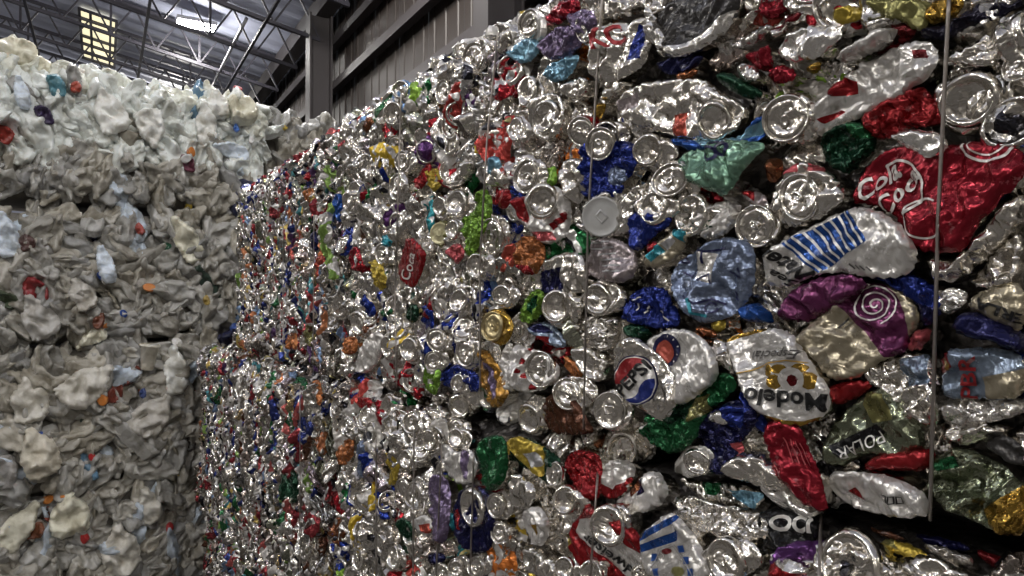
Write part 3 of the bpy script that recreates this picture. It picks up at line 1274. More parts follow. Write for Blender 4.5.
# ================================================================== bales of cans
CB = [
    ('U', 0.75, 0.10, 2.18, 1.62, 2.46, 'upper near bale of crushed cans with the round blue, white and red cola emblem', 11),
    ('V', 0.76, 2.22, 3.86, 1.60, 2.44, 'upper far bale of crushed cans, seen edge-on beside the milky plastic bales', 12),
    ('L', 0.715, 0.10, 2.13, 0.72, 1.605, 'lower near bale of crushed cans with the upside-down red and white beer can', 13),
    ('K', 0.66, 2.17, 4.40, 0.70, 1.585, 'lower far bale of crushed cans, its top edge jutting out as a ledge', 14),
    ('B', 0.68, 2.17, 4.38, 0.0, 0.685, 'bale of crushed cans on the floor, under the jutting far bale', 15)]
FACE, BALE = {}, {}
for key, D, y0, y1, z0, z1, lab, sd in CB:
    FACE[key] = Face(D, y0, y1, z0, z1, sd)
    BALE[key] = thing('can_bale', lab, 'bale', (D + 0.36, (y0 + y1) / 2, z0), 'bales of crushed cans')
    can_core(FACE[key], BALE[key])

def on(key, tile, pts):
    """which of two neighbouring bales a traced can lies on"""
    px = tp(tile, pts)
    x = sum(q[0] for q in px) / len(px), sum(q[1] for q in px) / len(px)
    if key in 'UV':
        key = 'V' if FACE['U'].hit(*x).y > FACE['U'].y1 - 0.05 else 'U'
    else:
        key = 'K' if FACE['L'].hit(*x).y > FACE['L'].y1 - 0.05 else 'L'
    return FACE[key], BALE[key]


def U(tile, pts, *a, **k):
    return traced_can(*on('U', tile, pts), tile, pts, *a, **k)


def L(tile, pts, *a, **k):
    return traced_can(*on('L', tile, pts), tile, pts, *a, **k)


V, K = U, L


def UE(tile, x, y, *a, **k):
    return end_can(*on('U', tile, [(x, y)]), tile, x, y, *a, **k)


def LE(tile, x, y, *a, **k):
    return end_can(*on('L', tile, [(x, y)]), tile, x, y, *a, **k)


SMOOTH = dict(crumple=0.0012, fold=0.008)

# ---- upper near bale, top right
U('30', [(400, -10), (640, -10), (660, 40), (620, 110), (590, 125), (540, 90), (470, 70), (420, 60)], 'olive', label='smooth khaki can flattened near the top', **SMOOTH)
U('30', [(250, 50), (290, 20), (380, 25), (400, 60), (330, 90), (270, 95)], 'yellow', lift=0.02)
U('30', [(40, 180), (130, 110), (250, 90), (300, 110), (270, 170), (190, 230), (110, 250), (40, 230)], 'bright', lift=0.018)
U('30', [(0, 110), (60, 70), (140, 20), (200, 0), (190, 40), (100, 110), (10, 160)], 'silver', [([(0, 125), (120, 60), (200, 10), (120, 90)], 'darkred')], fold=0.009)
U('30', [(-30, 0), (130, -10), (60, 50), (0, 80), (-20, 60)], 'crimson', crinkly=True)
U('30', [(270, 240), (330, 190), (420, 130), (480, 95), (505, 120), (480, 160), (400, 210), (320, 250), (280, 250)], 'white', bulge=0.018, lift=0.022, **SMOOTH)
U('30', [(500, 95), (560, 95), (600, 130), (520, 180), (420, 230), (380, 215), (465, 165)], 'darkred', lift=0.014, crinkly=True)
U('30', [(180, 560), (200, 440), (270, 330), (370, 260), (470, 200), (580, 160), (650, 165), (680, 220), (660, 290), (560, 370), (440, 430), (300, 500)], 'white',
  [([(230, 310), (290, 300), (370, 330), (360, 380), (280, 390), (240, 370)], 'red'), ([(570, 200), (620, 195), (640, 230), (590, 235)], 'darkred'), ([(220, 480), (300, 440), (320, 450), (240, 500)], 'red')],
  lift=0.018, label='long white can with red speckled print')
U('30', [(600, 130), (720, 90), (800, 40), (900, -10), (1040, -20), (1000, 30), (900, 80), (800, 130), (700, 160), (620, 160)], 'ink', crinkly=True, label='dark violet can squeezed long')
U('30', [(620, 60), (650, 10), (720, -10), (800, -10), (760, 50), (690, 90), (640, 100)], 'gold', crinkly=True)
U('30', [(690, 250), (780, 190), (870, 130), (970, 60), (1040, 110), (1040, 180), (950, 230), (860, 270), (760, 270)], 'silver', [([(860, 130), (960, 65), (1000, 110), (920, 160)], 'cream')], crinkly=True, lift=0.016)
c = U('30', [(640, 360), (720, 310), (820, 275), (910, 295), (960, 370), (940, 450), (870, 510), (780, 560), (690, 500), (690, 440)], 'silver', bulge=0.006)
end_on(c, 830, 405, 112, 112, ('base', 7))
UE('30', 1012, 275, 50, 60)
UE('30', 985, 495, 120, 100, key=('base', 6))
UE('30', 95, 480, 88, 92, key=('lid', 6), label='bare can end dented like a bowl')
U('30', [(370, 470), (450, 410), (560, 360), (620, 345), (660, 400), (700, 460), (690, 500), (560, 510), (470, 560), (410, 550)], 'red', crinkly=True, lift=0.016, label='bright red crumpled can')
U('31', [(200, -20), (270, -75), (350, -95), (410, -70), (440, 10), (380, 70), (320, 125), (260, 100), (210, 50)], 'dgreen', [([(320, -90), (410, -70), (430, -20), (330, -20)], 'green')], crinkly=True, lift=0.010)
U('30', [(140, 270), (205, 240), (215, 270), (180, 300)], 'gold')
U('30', [(0, 270), (60, 250), (120, 300), (60, 340), (0, 330)], 'crimson', crinkly=True)

# ---- the crimson cola can and its neighbours
c = U('31', [(330, 240), (335, 170), (380, 90), (440, 30), (560, -10), (720, 10), (820, -20), (950, 0), (1030, 30), (1030, 140), (960, 190), (900, 260), (850, 320), (800, 400), (770, 440), (600, 430), (560, 370), (500, 290), (450, 255), (400, 240)], 'crimson',
      lift=0.020, fold=0.006, label='large crimson can with white script and rings')
stroke(c, ring(520, 175, 105, 110, 34, -130, 75), 11, 'white')
stroke(c, ring(640, 300, 85, 80, 28, 20, 300), 8, 'white')
stroke(c, ring(880, -5, 98, 75, 24, 5, 185), 11, 'white')
stroke(c, ring(880, -5, 70, 50, 24, 5, 185), 7, 'white')
lettering(c, 'Cola', (385, 235), (540, 120), 80, 'white', shear=0.3, offset=0.02)
lettering(c, 'Coca', (480, 290), (620, 130), 62, 'white', shear=0.3, offset=0.02)
U('31', [(470, -30), (560, -60), (680, -55), (725, -5), (690, 45), (640, 55), (590, 30)], 'bright', lift=0.032, **SMOOTH)
U('31', [(620, 440), (690, 450), (780, 440), (850, 360), (920, 260), (1030, 170), (1030, 330), (930, 400), (860, 480), (760, 560), (690, 560), (640, 500)], 'silver', bulge=0.014, crumple=0.0012, fold=0.013)
U('31', [(860, 490), (930, 400), (1030, 330), (1030, 590), (900, 580), (790, 570)], 'silver', fold=0.011, crumple=0.002)
c = U('31', [(40, 400), (80, 370), (200, 310), (300, 260), (380, 250), (470, 280), (540, 330), (590, 400), (600, 470), (560, 520), (470, 540), (380, 530), (300, 510), (180, 520), (120, 560), (0, 580), (-20, 500), (0, 440)], 'white',
      [([(65, 398), (330, 262), (415, 390), (195, 515)], 'blue')], lift=0.022, fold=0.006, label='white can with wavy blue stripes and black script')
for k in range(8):
    t = (k + 0.5) / 8
    x0, y0 = 65 + (330 - 65) * t, 398 + (262 - 398) * t
    x1, y1 = 195 + (415 - 195) * t, 515 + (390 - 515) * t
    pts = []
    for i in range(13):
        s = i / 12.0
        wob = 7 * math.sin(s * 12.5)
        pts.append((x0 + (x1 - x0) * s + wob * 0.5, y0 + (y1 - y0) * s + wob * 0.5))
    stroke(c, pts, 10, 'white')
lettering(c, 'Water', (190, 512), (10, 412), 58, 'black', shear=0.35, offset=0.03)
lettering(c, 'Sea', (130, 556), (30, 500), 34, 'black', shear=0.35, offset=0.02)
for k in range(4):
    stroke(c, [(330 + k * 24, 480 + k * 4), (350 + k * 24, 500 + k * 3)], 6, 'charcoal')
c = U('31', [(0, 240), (40, 150), (120, 60), (220, 90), (300, 170), (290, 240), (200, 310), (90, 340), (20, 300)], 'silver', [([(60, 60), (120, 60), (130, 110), (70, 130)], 'pink'), ([(170, 75), (220, 90), (240, 110), (190, 110)], 'pink')], bulge=0.007, lift=0.014)
end_on(c, 150, 215, 98, 82, ('lid', 5))
U('31', [(-10, 60), (40, 50), (65, 90), (50, 130), (0, 160), (-20, 120)], 'copper', lift=0.018)
UE('31', 10, 345, 60, 45, key=('base', 3))
U('31', [(400, 520), (450, 505), (540, 510), (640, 550), (690, 590), (690, 700), (610, 740), (600, 660), (540, 590), (480, 570)], 'navy', [([(400, 510), (700, 500), (700, 660), (600, 640)], 'cobalt')], crinkly=True, lift=0.010, label='deep blue crumpled can')

# ---- purple spiral can, pale label, navy tube, grey-blue can
U('32', [(40, 120), (60, 60), (110, 0), (180, -40), (320, -60), (400, -20), (300, 55), (200, 110), (150, 140), (90, 130)], 'purple', lift=0.020, fold=0.008, label='shiny purple can folded over')
c = U('32', [(110, 195), (190, 120), (290, 45), (350, -15), (440, -25), (540, 10), (595, 80), (600, 150), (560, 180), (555, 260), (490, 275), (420, 310), (340, 370), (240, 370), (190, 290)], 'cream',
      [([(275, 50), (350, -25), (450, -30), (510, 20), (545, 90), (560, 170), (560, 265), (470, 280), (330, 110)], 'purple')], lift=0.018, fold=0.007, label='can with a purple panel and white spiral')
sp = [(430 + (3 + 4.4 * t) * math.cos(t * 1.05) * 1.05, 68 + (3 + 4.4 * t) * math.sin(t * 1.05)) for t in np.linspace(0, 19, 70)]
stroke(c, sp, 7, 'white', name='spiral')
stroke(c, [(285, 160), (330, 120)], 8, 'black')
stroke(c, [(310, 165), (345, 135)], 5, 'charcoal')
c = U('32', [(790, 60), (880, -10), (1030, -30), (1030, 190), (930, 150), (820, 95)], 'cream', lift=0.020, fold=0.006, label='cream can with bold black capitals')
lettering(c, 'ERLA', (1046, 112), (850, 34), 40, 'black', offset=0.03)
U('32', [(725, 150), (760, 100), (830, 92), (930, 145), (1030, 190), (1030, 265), (960, 245), (860, 210), (750, 185)], 'navy', bulge=0.016, lift=0.026, crumple=0.001, fold=0.004, label='smooth navy can, long as a tube')
c = U('32', [(690, 250), (790, 240), (960, 240), (1030, 290), (1030, 440), (900, 450), (820, 440), (700, 450), (690, 380)], 'greyblue',
      [([(690, 250), (720, 260), (750, 310), (700, 345), (685, 300)], 'red'), ([(870, 350), (1030, 320), (1030, 440), (880, 445)], 'cream'), ([(715, 275), (740, 300), (735, 330), (715, 320)], 'gold')], lift=0.020, crumple=0.0015, fold=0.007, label='grey-blue can with faded red capitals')
lettering(c, 'PBR', (838, 446), (848, 262), 66, 'red', offset=0.02)
U('32', [(370, 330), (500, 270), (660, 250), (690, 400), (680, 560), (560, 545), (480, 450), (400, 370)], 'silver', [([(530, 290), (650, 260), (660, 380), (560, 400)], 'greyblue')], fold=0.010, crinkly=True)
U('32', [(560, 190), (640, 150), (660, 200), (600, 250), (550, 255)], 'pink', lift=0.016)
U('32', [(660, 20), (720, 0), (800, 10), (790, 60), (740, 100), (690, 110)], 'bright', crinkly=True)
U('32', [(690, 440), (830, 430), (1030, 440), (1030, 500), (900, 540), (760, 560), (690, 540)], 'bright', crinkly=True, fold=0.008)

# ---- the white beer can with gold crest, upside down
c = U('32', [(-184, 200), (-124, 178), (0, 158), (60, 162), (110, 195), (150, 260), (200, 340), (240, 400), (250, 470), (200, 530), (130, 552), (50, 547), (0, 522), (-30, 510), (-90, 450), (-140, 330), (-175, 240)], 'white',
      [([(-190, 205), (-120, 180), (0, 158), (0, 172), (-120, 196), (-180, 218)], 'gold'), ([(-10, 505), (60, 528), (130, 534), (210, 515), (195, 536), (130, 556), (40, 550), (0, 528)], 'gold'),
       (ring(35, 375, 34, 30, 9), 'gold'), (ring(178, 372, 32, 38, 9), 'gold'), (ring(60, 325, 40, 20, 9), 'gold'), (ring(145, 322, 34, 20, 9), 'gold'), (ring(8, 330, 20, 26, 8), 'gold'),
       (ring(108, 368, 58, 50, 14), 'white'), (ring(108, 370, 24, 24, 12), 'darkred')], lift=0.030, crumple=0.0016, fold=0.003, label='white beer can upside down with a gold crest')
lettering(c, 'Modelo', (240, 428), (-75, 400), 70, 'black', offset=0.025)
lettering(c, 'Especial', (150, 250), (-70, 252), 36, 'charcoal', shear=0.35)
stroke(c, [(-140, 345), (-60, 330), (10, 300), (100, 292), (170, 300)], 5, 'gold')
U('32', [(235, 390), (340, 370), (405, 372), (415, 400), (340, 450), (250, 475)], 'red', lift=0.016, crumple=0.0015, label='small smooth red can by the white beer can')
c = U('32', [(400, 410), (480, 400), (560, 500), (620, 560), (640, 650), (520, 690), (400, 660), (300, 720), (220, 700), (230, 560), (330, 470)], 'greengrey',
      [([(262, 625), (440, 540), (480, 575), (300, 678)], 'black'), ([(400, 410), (470, 420), (520, 520), (420, 540), (380, 470)], 'olive')], lift=0.012, fold=0.008, label='olive-grey can with white capitals on black')
lettering(c, 'POLAR', (455, 567), (290, 640), 52, 'white', offset=0.0)
# ---- bottom right of the upper bale
c = U('33', [(-20, -40), (60, -60), (130, -10), (150, 60), (200, 160), (235, 280), (230, 325), (150, 300), (80, 240), (30, 160), (0, 110)], 'crimson', lift=0.022, fold=0.006, label='dark crimson can hanging at the lower edge')
for k in range(4):
    stroke(c, [(70 + 20 * k, 20 + 8 * k), (110 + 20 * k, 120 + 6 * k)], 4, 'pink')
U('33', [(-15, 140), (20, 150), (60, 210), (130, 270), (220, 320), (200, 340), (100, 325), (30, 280), (-15, 230)], 'bright', lift=0.026, bulge=0.015, **SMOOTH)
U('33', [(385, 150), (400, 110), (480, 75), (620, 65), (652, 80), (652, 150), (560, 160), (450, 150), (430, 165)], 'red', lift=0.018, bulge=0.016, crumple=0.0006, fold=0.003, label='smooth dark red can bottom')
c = U('33', [(230, 165), (330, 160), (440, 165), (540, 200), (630, 250), (642, 310), (640, 340), (520, 345), (400, 330), (280, 280), (240, 230)], 'white', [([(315, 238), (352, 218), (402, 272)], 'red')], lift=0.020, fold=0.007, label='white can with a red diamond')
for k in range(3):
    stroke(c, [(480 + 28 * k, 238 + 5 * k), (500 + 28 * k, 240 + 5 * k), (500 + 28 * k, 268 + 5 * k), (480 + 28 * k, 266 + 5 * k)], 6, 'black', closed=True)
U('33', [(650, 110), (740, 60), (840, 80), (960, 150), (1030, 230), (1030, 420), (960, 420), (820, 360), (700, 300), (640, 240)], 'greengrey', [([(860, 310), (1040, 200), (1040, 430), (940, 420)], 'gold'), ([(680, 110), (760, 90), (800, 130), (700, 150)], 'green')], fold=0.012, crinkly=True, label='greenish bare metal with an amber end')
U('33', [(840, 30), (940, 0), (1030, 60), (1030, 150), (1000, 140), (900, 90)], 'charcoal', lift=0.010)
U('33', [(700, -20), (840, -40), (960, -20), (900, 30), (780, 60), (700, 30)], 'silver', crinkly=True)

# ---- middle of the upper near bale
c = U('22', [(400, 260), (420, 210), (480, 190), (550, 230), (620, 290), (660, 360), (660, 440), (640, 500), (590, 540), (540, 500), (480, 470), (430, 440), (410, 380), (405, 320)], 'silver', lift=0.036, crumple=0.0016, fold=0.003,
      label='bare metal can with the round red, white and blue cola emblem')
ex, ey, er = 500, 370, 91
E2 = ring(ex, ey, er, er * 1.1, 40)


def fan(c, pts, colour, gap=0.0009, name='emblem'):
    q = [local_px(c, *p) for p in pts]
    from mathutils.geometry import tessellate_polygon
    tr = [list(t) for t in tessellate_polygon([[Vector((a, b, 0)) for a, b in q]])]
    return decal(c, name, q, tr, print_flat(colour), gap=gap)


fan(c, E2, 'navy', 0.0008)
fan(c, ring(ex, ey, er - 5, er * 1.1 - 5, 40), 'white', 0.0013)
wav = lambda s, off: (ex + (-77 + 154 * s), ey + 40 - 84 * s + off + 16 * math.sin(s * 6.28))
# red cap above the wave, blue bowl below it
A = [p for p in ring(ex, ey, er - 9, er * 1.1 - 9, 72)]
side = lambda p: (p[1] - ey) + (p[0] - ex) * 0.62
red = [p for p in A if side(p) < -34]
blu = [p for p in A if side(p) > 40]
k0 = max(range(len(red)), key=lambda i: math.dist(red[i], red[i - 1]))
red = red[k0:] + red[:k0]
k0 = max(range(len(blu)), key=lambda i: math.dist(blu[i], blu[i - 1]))
blu = blu[k0:] + blu[:k0]


def wave(a, b, amp, n=14):
    d = np.array(b) - np.array(a)
    nrm = np.array([-d[1], d[0]]) / np.hypot(*d)
    return [tuple(np.array(a) + d * i / n + nrm * amp * math.sin(2 * math.pi * i / n)) for i in range(1, n)]


fan(c, red + wave(red[-1], red[0], 14), 'red', 0.0018)
fan(c, blu + wave(blu[-1], blu[0], 14), 'cobalt', 0.0018)
lettering(c, 'PEPSI', (448, 438), (572, 318), 48, 'black', offset=0.035, lab='bold black capitals across the round emblem', gap=0.0027)
c = U('22', [(525, 215), (580, 180), (660, 160), (730, 180), (790, 230), (830, 310), (820, 370), (760, 420), (680, 470), (650, 460), (665, 380), (620, 300), (560, 250)], 'white', lift=0.030, crumple=0.002, fold=0.005, label='white can with a round red and navy badge')
fan(c, ring(622, 248, 56, 66, 30), 'navy', 0.0009)
fan(c, ring(614, 256, 36, 48, 28), 'coral', 0.0016)
for k in range(5):
    a = R(-80 + 32 * k)
    stroke(c, [(621 + 44 * math.cos(a), 250 + 55 * math.sin(a)), (621 + 52 * math.cos(a), 250 + 62 * math.sin(a))], 5, 'white')
c = U('22', [(0, 410), (-10, 300), (0, 220), (60, 240), (120, 250), (190, 310), (190, 370), (120, 410), (60, 420)], 'white', [(ring(50, 292, 14, 14, 7), 'red'), (ring(62, 350, 18, 12, 7), 'red'), (ring(90, 395, 18, 14, 7), 'red'), (ring(40, 330, 9, 12, 7), 'red'), (ring(75, 245, 12, 8, 7), 'red')], lift=0.022, label='white can with red marks and a clean lid')
end_on(c, 130, 325, 62, 74, ('lid', 0))
UE('22', 205, 75, 64, 70, key=('base', 2))
UE('22', 360, 45, 74, 60, key=('base', 4))
U('22', [(30, 100), (60, 20), (120, -5), (138, 80), (75, 150), (20, 130)], 'lime', [([(60, 60), (110, 30), (120, 70), (70, 110)], 'green')], crinkly=True, label='bright lime green can')
c = U('22', [(440, 100), (480, 0), (600, -10), (640, 60), (690, 150), (600, 165), (520, 150), (440, 130)], 'cobalt', lift=0.014, crinkly=True)
for a, b in (((490, 50), (520, 35)), ((530, 100), (560, 70)), ((600, 90), (640, 130)), ((500, 90), (515, 60))):
    stroke(c, [a, b], 6, 'white')
c = U('21', [(620, 540), (640, 480), (740, 420), (800, 380), (900, 370), (960, 400), (985, 470), (960, 576), (930, 640), (860, 690), (770, 720), (700, 690), (650, 620)], 'lightblue', [([(740, 430), (830, 440), (800, 560), (740, 540)], 'white')], lift=0.026, fold=0.005, label='pale blue can with navy script strokes')
for pts in ([(745, 425), (780, 432), (870, 420)], [(772, 430), (768, 480)], ring(690, 465, 14, 10, 10), [(680, 510), (720, 530), (740, 500)], [(750, 545), (790, 520), (800, 560)], [(700, 610), (740, 640), (800, 620), (850, 640)], [(880, 510), (930, 540), (920, 500)], ring(800, 655, 22, 20, 10), [(880, 600), (905, 625), (900, 590)]):
    stroke(c, pts, 8, 'navy')
stroke(c, [(720, 620), (735, 680), (790, 690)], 12, 'teal')
U('22', [(435, 150), (500, 140), (575, 180), (520, 220), (450, 190)], 'dgreen')
U('22', [(200, 260), (240, 290), (285, 320), (280, 360), (220, 345)], 'orange')
U('22', [(80, 150), (130, 130), (200, 180), (220, 240), (150, 235), (90, 190)], 'greyblue', [([(105, 190), (150, 195), (155, 225), (120, 215)], 'red'), ([(80, 150), (120, 140), (170, 180), (110, 180)], 'navy')])
U('22', [(285, 110), (360, 120), (430, 110), (400, 200), (380, 260), (300, 230)], 'silver', fold=0.009, crinkly=True)
U('22', [(240, 230), (330, 240), (390, 290), (370, 380), (300, 370), (260, 310)], 'silver', fold=0.008)
UE('22', 250, 420, 64, 62, key=('lid', 3))
UE('22', 412, 488, 66, 74, key=('flat', 0), label='smooth oval can bottom')
UE('22', 90, 515, 45, 66, key=('base', 1))
U('22', [(905, 80), (960, 50), (1030, 100), (1030, 148), (920, 132)], 'blue', bulge=0.016, lift=0.02, crumple=0.001)
U('22', [(785, 205), (835, 200), (895, 290), (890, 355), (830, 310)], 'silver', lift=0.012)
U('22', [(795, 125), (855, 120), (855, 172), (800, 180)], 'yellow')
U('22', [(720, 150), (790, 160), (830, 200), (760, 200)], 'copper')
U('22', [(130, 450), (180, 398), (260, 450), (285, 520), (345, 580), (240, 590), (140, 585)], 'brown', lift=0.018, fold=0.006, label='flattened matt brown can')
c = U('22', [(500, 570), (560, 530), (640, 490), (740, 430), (830, 330), (895, 365), (870, 430), (790, 490), (750, 550), (735, 620), (650, 670), (570, 640)], 'green', [([(690, 460), (790, 420), (800, 490), (730, 530)], 'olive'), ([(640, 490), (740, 440), (700, 520), (650, 540)], 'dgreen')], lift=0.010, crinkly=True, label='green crinkled can below the emblem can')
lettering(c, '80', (506, 572), (556, 552), 40, 'white', offset=0.04)
U('22', [(740, 560), (760, 520), (840, 470), (900, 440), (990, 500), (970, 560), (900, 620), (980, 690), (880, 750), (760, 740), (715, 660)], 'navy', [([(850, 460), (960, 480), (930, 560), (860, 540)], 'cobalt'), ([(880, 610), (940, 620), (930, 670)], 'pink')], lift=0.010, crinkly=True, label='dark blue crumpled can by the green one')
U('22', [(790, 505), (840, 480), (885, 520), (860, 552), (800, 545)], 'bright', lift=0.022)
U('22', [(900, 400), (960, 450), (1010, 520), (1030, 600), (960, 560), (930, 480)], 'cobalt', lift=0.010)
# small pieces at the lower edge, tile below
c = UE('23', 465, 55, 84, 74, key=('base', 5), label='large bare can bottom at the lower edge')
U('23', [(290, -10), (350, 0), (390, 50), (380, 90), (320, 70)], 'copper', bulge=0.014)
c = U('23', [(640, 150), (680, 70), (740, 50), (800, 80), (840, 150), (760, 175), (700, 185)], 'white', lift=0.012)
end_on(c, 765, 105, 55, 60, ('base', 6))
U('23', [(840, 130), (900, 82), (980, 78), (1040, 120), (1100, 180), (1090, 250), (1024, 242), (950, 205), (870, 165)], 'silver', bulge=0.02, lift=0.02, crumple=0.0006, fold=0.004, label='smooth bare can lying along the seam')
U('23', [(545, 110), (600, 78), (655, 150), (600, 165)], 'black', [([(570, 85), (600, 80), (615, 105), (585, 120)], 'red'), ([(590, 130), (640, 130), (650, 160), (610, 160)], 'white')])

c = U('21', [(270, 170), (300, 60), (320, -10), (420, -20), (500, 0), (495, 100), (440, 150), (440, 210), (320, 225), (280, 200)], 'cobalt', [(ring(420, 130, 42, 38, 9), 'lightblue')], lift=0.014, crinkly=True, label='cobalt blue can under a bare lid')
end_on(c, 388, 8, 64, 66, ('lid', 2))
c = U('21', [(60, 210), (120, 160), (220, 180), (240, 290), (210, 380), (130, 410), (70, 340), (0, 290), (-5, 210)], 'white', [([(0, 210), (70, 210), (75, 320), (30, 300)], 'red'), ([(150, 320), (230, 270), (230, 300), (160, 345)], 'red'), ([(80, 350), (160, 350), (180, 385), (110, 390)], 'pink')], lift=0.012, label='white can with red lettering marks')
end_on(c, 155, 230, 72, 72, ('base', 2))
UE('21', 75, 130, 58, 70, key=('lid', 4))
UE('21', 388, 290, 80, 80, key=('flat', 0), endmat=print_mat((0.52, 0.52, 0.51), 0.0, 0.4, 3.0, 0.1), lift=0.016, label='flat pale grey plastic disc with a square boss')
c = U('21', [(300, 470), (330, 380), (400, 370), (470, 410), (500, 470), (480, 540), (430, 560), (300, 540)], 'pinkgrey', lift=0.014, label='pinkish grey can with lines of small print')
for k in range(6):
    stroke(c, [(330 + 10 * k, 400 + 22 * k), (410 + 10 * k, 390 + 24 * k)], 6, 'grey')
U('21', [(110, 540), (130, 470), (210, 430), (280, 440), (300, 540), (290, 600), (110, 610)], 'silver', [([(108, 512), (215, 490), (212, 590), (118, 600)], 'navy')], label='grey can with a navy square')
U('21', [(5, 440), (20, 380), (80, 360), (140, 410), (120, 480), (90, 530), (10, 510)], 'orange', [([(10, 480), (90, 490), (90, 530), (10, 515)], 'red')], crinkly=True, label='crinkled orange can')
U('21', [(460, 300), (500, 260), (560, 275), (640, 270), (625, 330), (560, 360), (520, 430), (470, 420)], 'cobalt', lift=0.014, label='cobalt blue scrap with a bent rim')
UE('21', 570, 255, 72, 46, key=('base', 3), lift=0.018)
UE('21', 655, 150, 74, 80, key=('lid', 5), lift=0.012)
U('21', [(510, 480), (540, 440), (640, 340), (690, 335), (705, 400), (640, 460), (560, 500)], 'cream', [([(535, 450), (590, 400), (612, 430), (560, 472)], 'teal'), ([(645, 335), (700, 335), (695, 395), (655, 370)], 'teal'), ([(600, 400), (645, 370), (665, 390), (620, 425)], 'grey')], lift=0.020, label='teal and cream can with a grey bar')
U('21', [(530, 415), (560, 380), (578, 410), (545, 442)], 'red', lift=0.018)
c = U('21', [(640, 60), (700, 20), (800, -20), (920, -20), (1030, 0), (940, 80), (885, 170), (850, 215), (780, 180), (720, 160), (680, 110)], 'mint', lift=0.024, label='mint green can spread like a rag')
stroke(c, ring(795, 40, 30, 28, 14), 12, 'navy', closed=True)
stroke(c, ring(850, 22, 26, 24, 14), 12, 'navy', closed=True)
stroke(c, [(790, -5), (850, -10)], 10, 'navy')
c = U('21', [(680, 360), (720, 290), (800, 230), (900, 220), (922, 270), (880, 350), (800, 388), (720, 362)], 'white', lift=0.016, crinkly=True)
for a, b in (((730, 320), (790, 330)), ((760, 350), (830, 335)), ((800, 290), (800, 320)), ((700, 345), (750, 350))):
    stroke(c, [a, b], 6, 'dgreen')
UE('21', 728, 285, 92, 52, key=('base', 1))
UE('21', 985, 330, 86, 74, key=('lid', 6), lift=0.016)
UE('21', 568, 30, 68, 62, key=('base', 7))
U('21', [(140, 100), (170, 80), (178, 160), (135, 172)], 'lime')
U('21', [(190, 70), (240, 50), (292, 80), (285, 220), (250, 250), (205, 170)], 'silver', fold=0.007)
U('21', [(890, 190), (960, 180), (1030, 220), (1000, 275)], 'pinkgrey', [([(920, 190), (970, 185), (980, 230)], 'red')])
U('21', [(460, 190), (560, 130), (600, 160), (540, 220), (470, 250)], 'silver', crinkly=True)
U('20', [(610, 545), (700, 560), (900, 560), (960, 480), (1030, 440), (1030, 530), (900, 600), (700, 610)], 'blue', [([(700, 545), (900, 545), (1000, 480), (1030, 520), (800, 600)], 'sky')])

# ---- top middle
U('20', [(560, 50), (640, -10), (780, -25), (900, -20), (920, 0), (890, 90), (800, 170), (700, 220), (600, 235), (580, 200), (610, 190)], 'charcoal', [([(575, 235), (600, 200), (680, 185), (760, 150), (840, 80), (900, 45), (880, 110), (780, 190), (690, 235)], 'bright')],
  lift=0.024, crumple=0.0014, fold=0.006, label='large charcoal can slit open to a bright rim')
U('20', [(515, 15), (560, 45), (615, 180), (595, 212), (540, 150)], 'bright', lift=0.026, crinkly=True)
U('20', [(570, 250), (640, 230), (775, 212), (740, 262), (650, 302), (600, 290)], 'navy', lift=0.014)
U('20', [(640, 300), (735, 268), (745, 290), (690, 325)], 'copper', lift=0.014)
c = U('20', [(300, 300), (330, 210), (340, 120), (420, 80), (470, 100), (540, 55), (565, 150), (540, 230), (480, 290), (370, 335)], 'silver', [([(465, 245), (520, 100), (552, 120), (520, 235)], 'cobalt')], lift=0.028, crumple=0.002, label='bare can with red capitals and a blue stripe')
lettering(c, 'KC', (352, 208), (468, 168), 70, 'red', offset=0.03)
U('20', [(115, 160), (200, 90), (290, 130), (270, 200), (170, 245), (115, 220)], 'lilac', crinkly=True)
U('20', [(140, 50), (200, -5), (275, -5), (262, 60), (150, 112)], 'crimson', crinkly=True)
UE('20', 90, 100, 42, 56, key=('lid', 1), colour='white')
U('20', [(0, 200), (40, 150), (112, 160), (100, 220), (40, 262), (-5, 235)], 'sky')
U('20', [(125, 275), (220, 220), (272, 218), (250, 282), (180, 335), (130, 312)], 'sky', crinkly=True)
UE('20', 308, 110, 42, 62, key=('lid', 2))
c = U('20', [(440, 460), (470, 360), (570, 320), (740, 300), (840, 380), (915, 420), (905, 500), (830, 562), (720, 562), (600, 530), (500, 510)], 'silver', [([(645, 460), (695, 450), (702, 545), (650, 545)], 'coral'), ([(450, 420), (530, 370), (520, 430), (460, 450)], 'pinkgrey')], lift=0.014, fold=0.007, label='broad bare can lying on its side')
end_on(c, 820, 485, 82, 76, ('base', 6))
U('20', [(805, 312), (860, 280), (920, 320), (1015, 370), (960, 398), (880, 372)], 'dgreen', lift=0.016)
U('20', [(895, 270), (960, 250), (995, 310), (930, 335)], 'bright', lift=0.016, crinkly=True)
U('20', [(915, 220), (1000, 190), (1040, 180), (1040, 300), (960, 262)], 'crimson', crinkly=True)
U('20', [(860, 180), (960, 125), (1040, 85), (1040, 150), (900, 200)], 'dull', crinkly=True)
U('20', [(890, 110), (960, 40), (1000, 30), (960, 90), (910, 125)], 'silver')
UE('20', 585, 5, 66, 42, key=('base', 4))
UE('20', 975, -2, 50, 28, key=('base', 4))
UE('20', 140, 470, 58, 84, key=('base', 5))
UE('20', 300, 530, 54, 60, colour='red', key=('lid', 3))
UE('20', 395, 545, 60, 56, key=('base', 0))
UE('20', 30, 520, 40, 54)
UE('20', 75, 370, 34, 64, key=('base', 3))
U('20', [(345, 395), (430, 310), (485, 330), (440, 382), (370, 410)], 'silver', bulge=0.016)
U('20', [(185, 350), (300, 285), (305, 370), (230, 402)], 'silver', fold=0.007)
U('20', [(0, 380), (40, 300), (62, 300), (20, 402)], 'darkred')
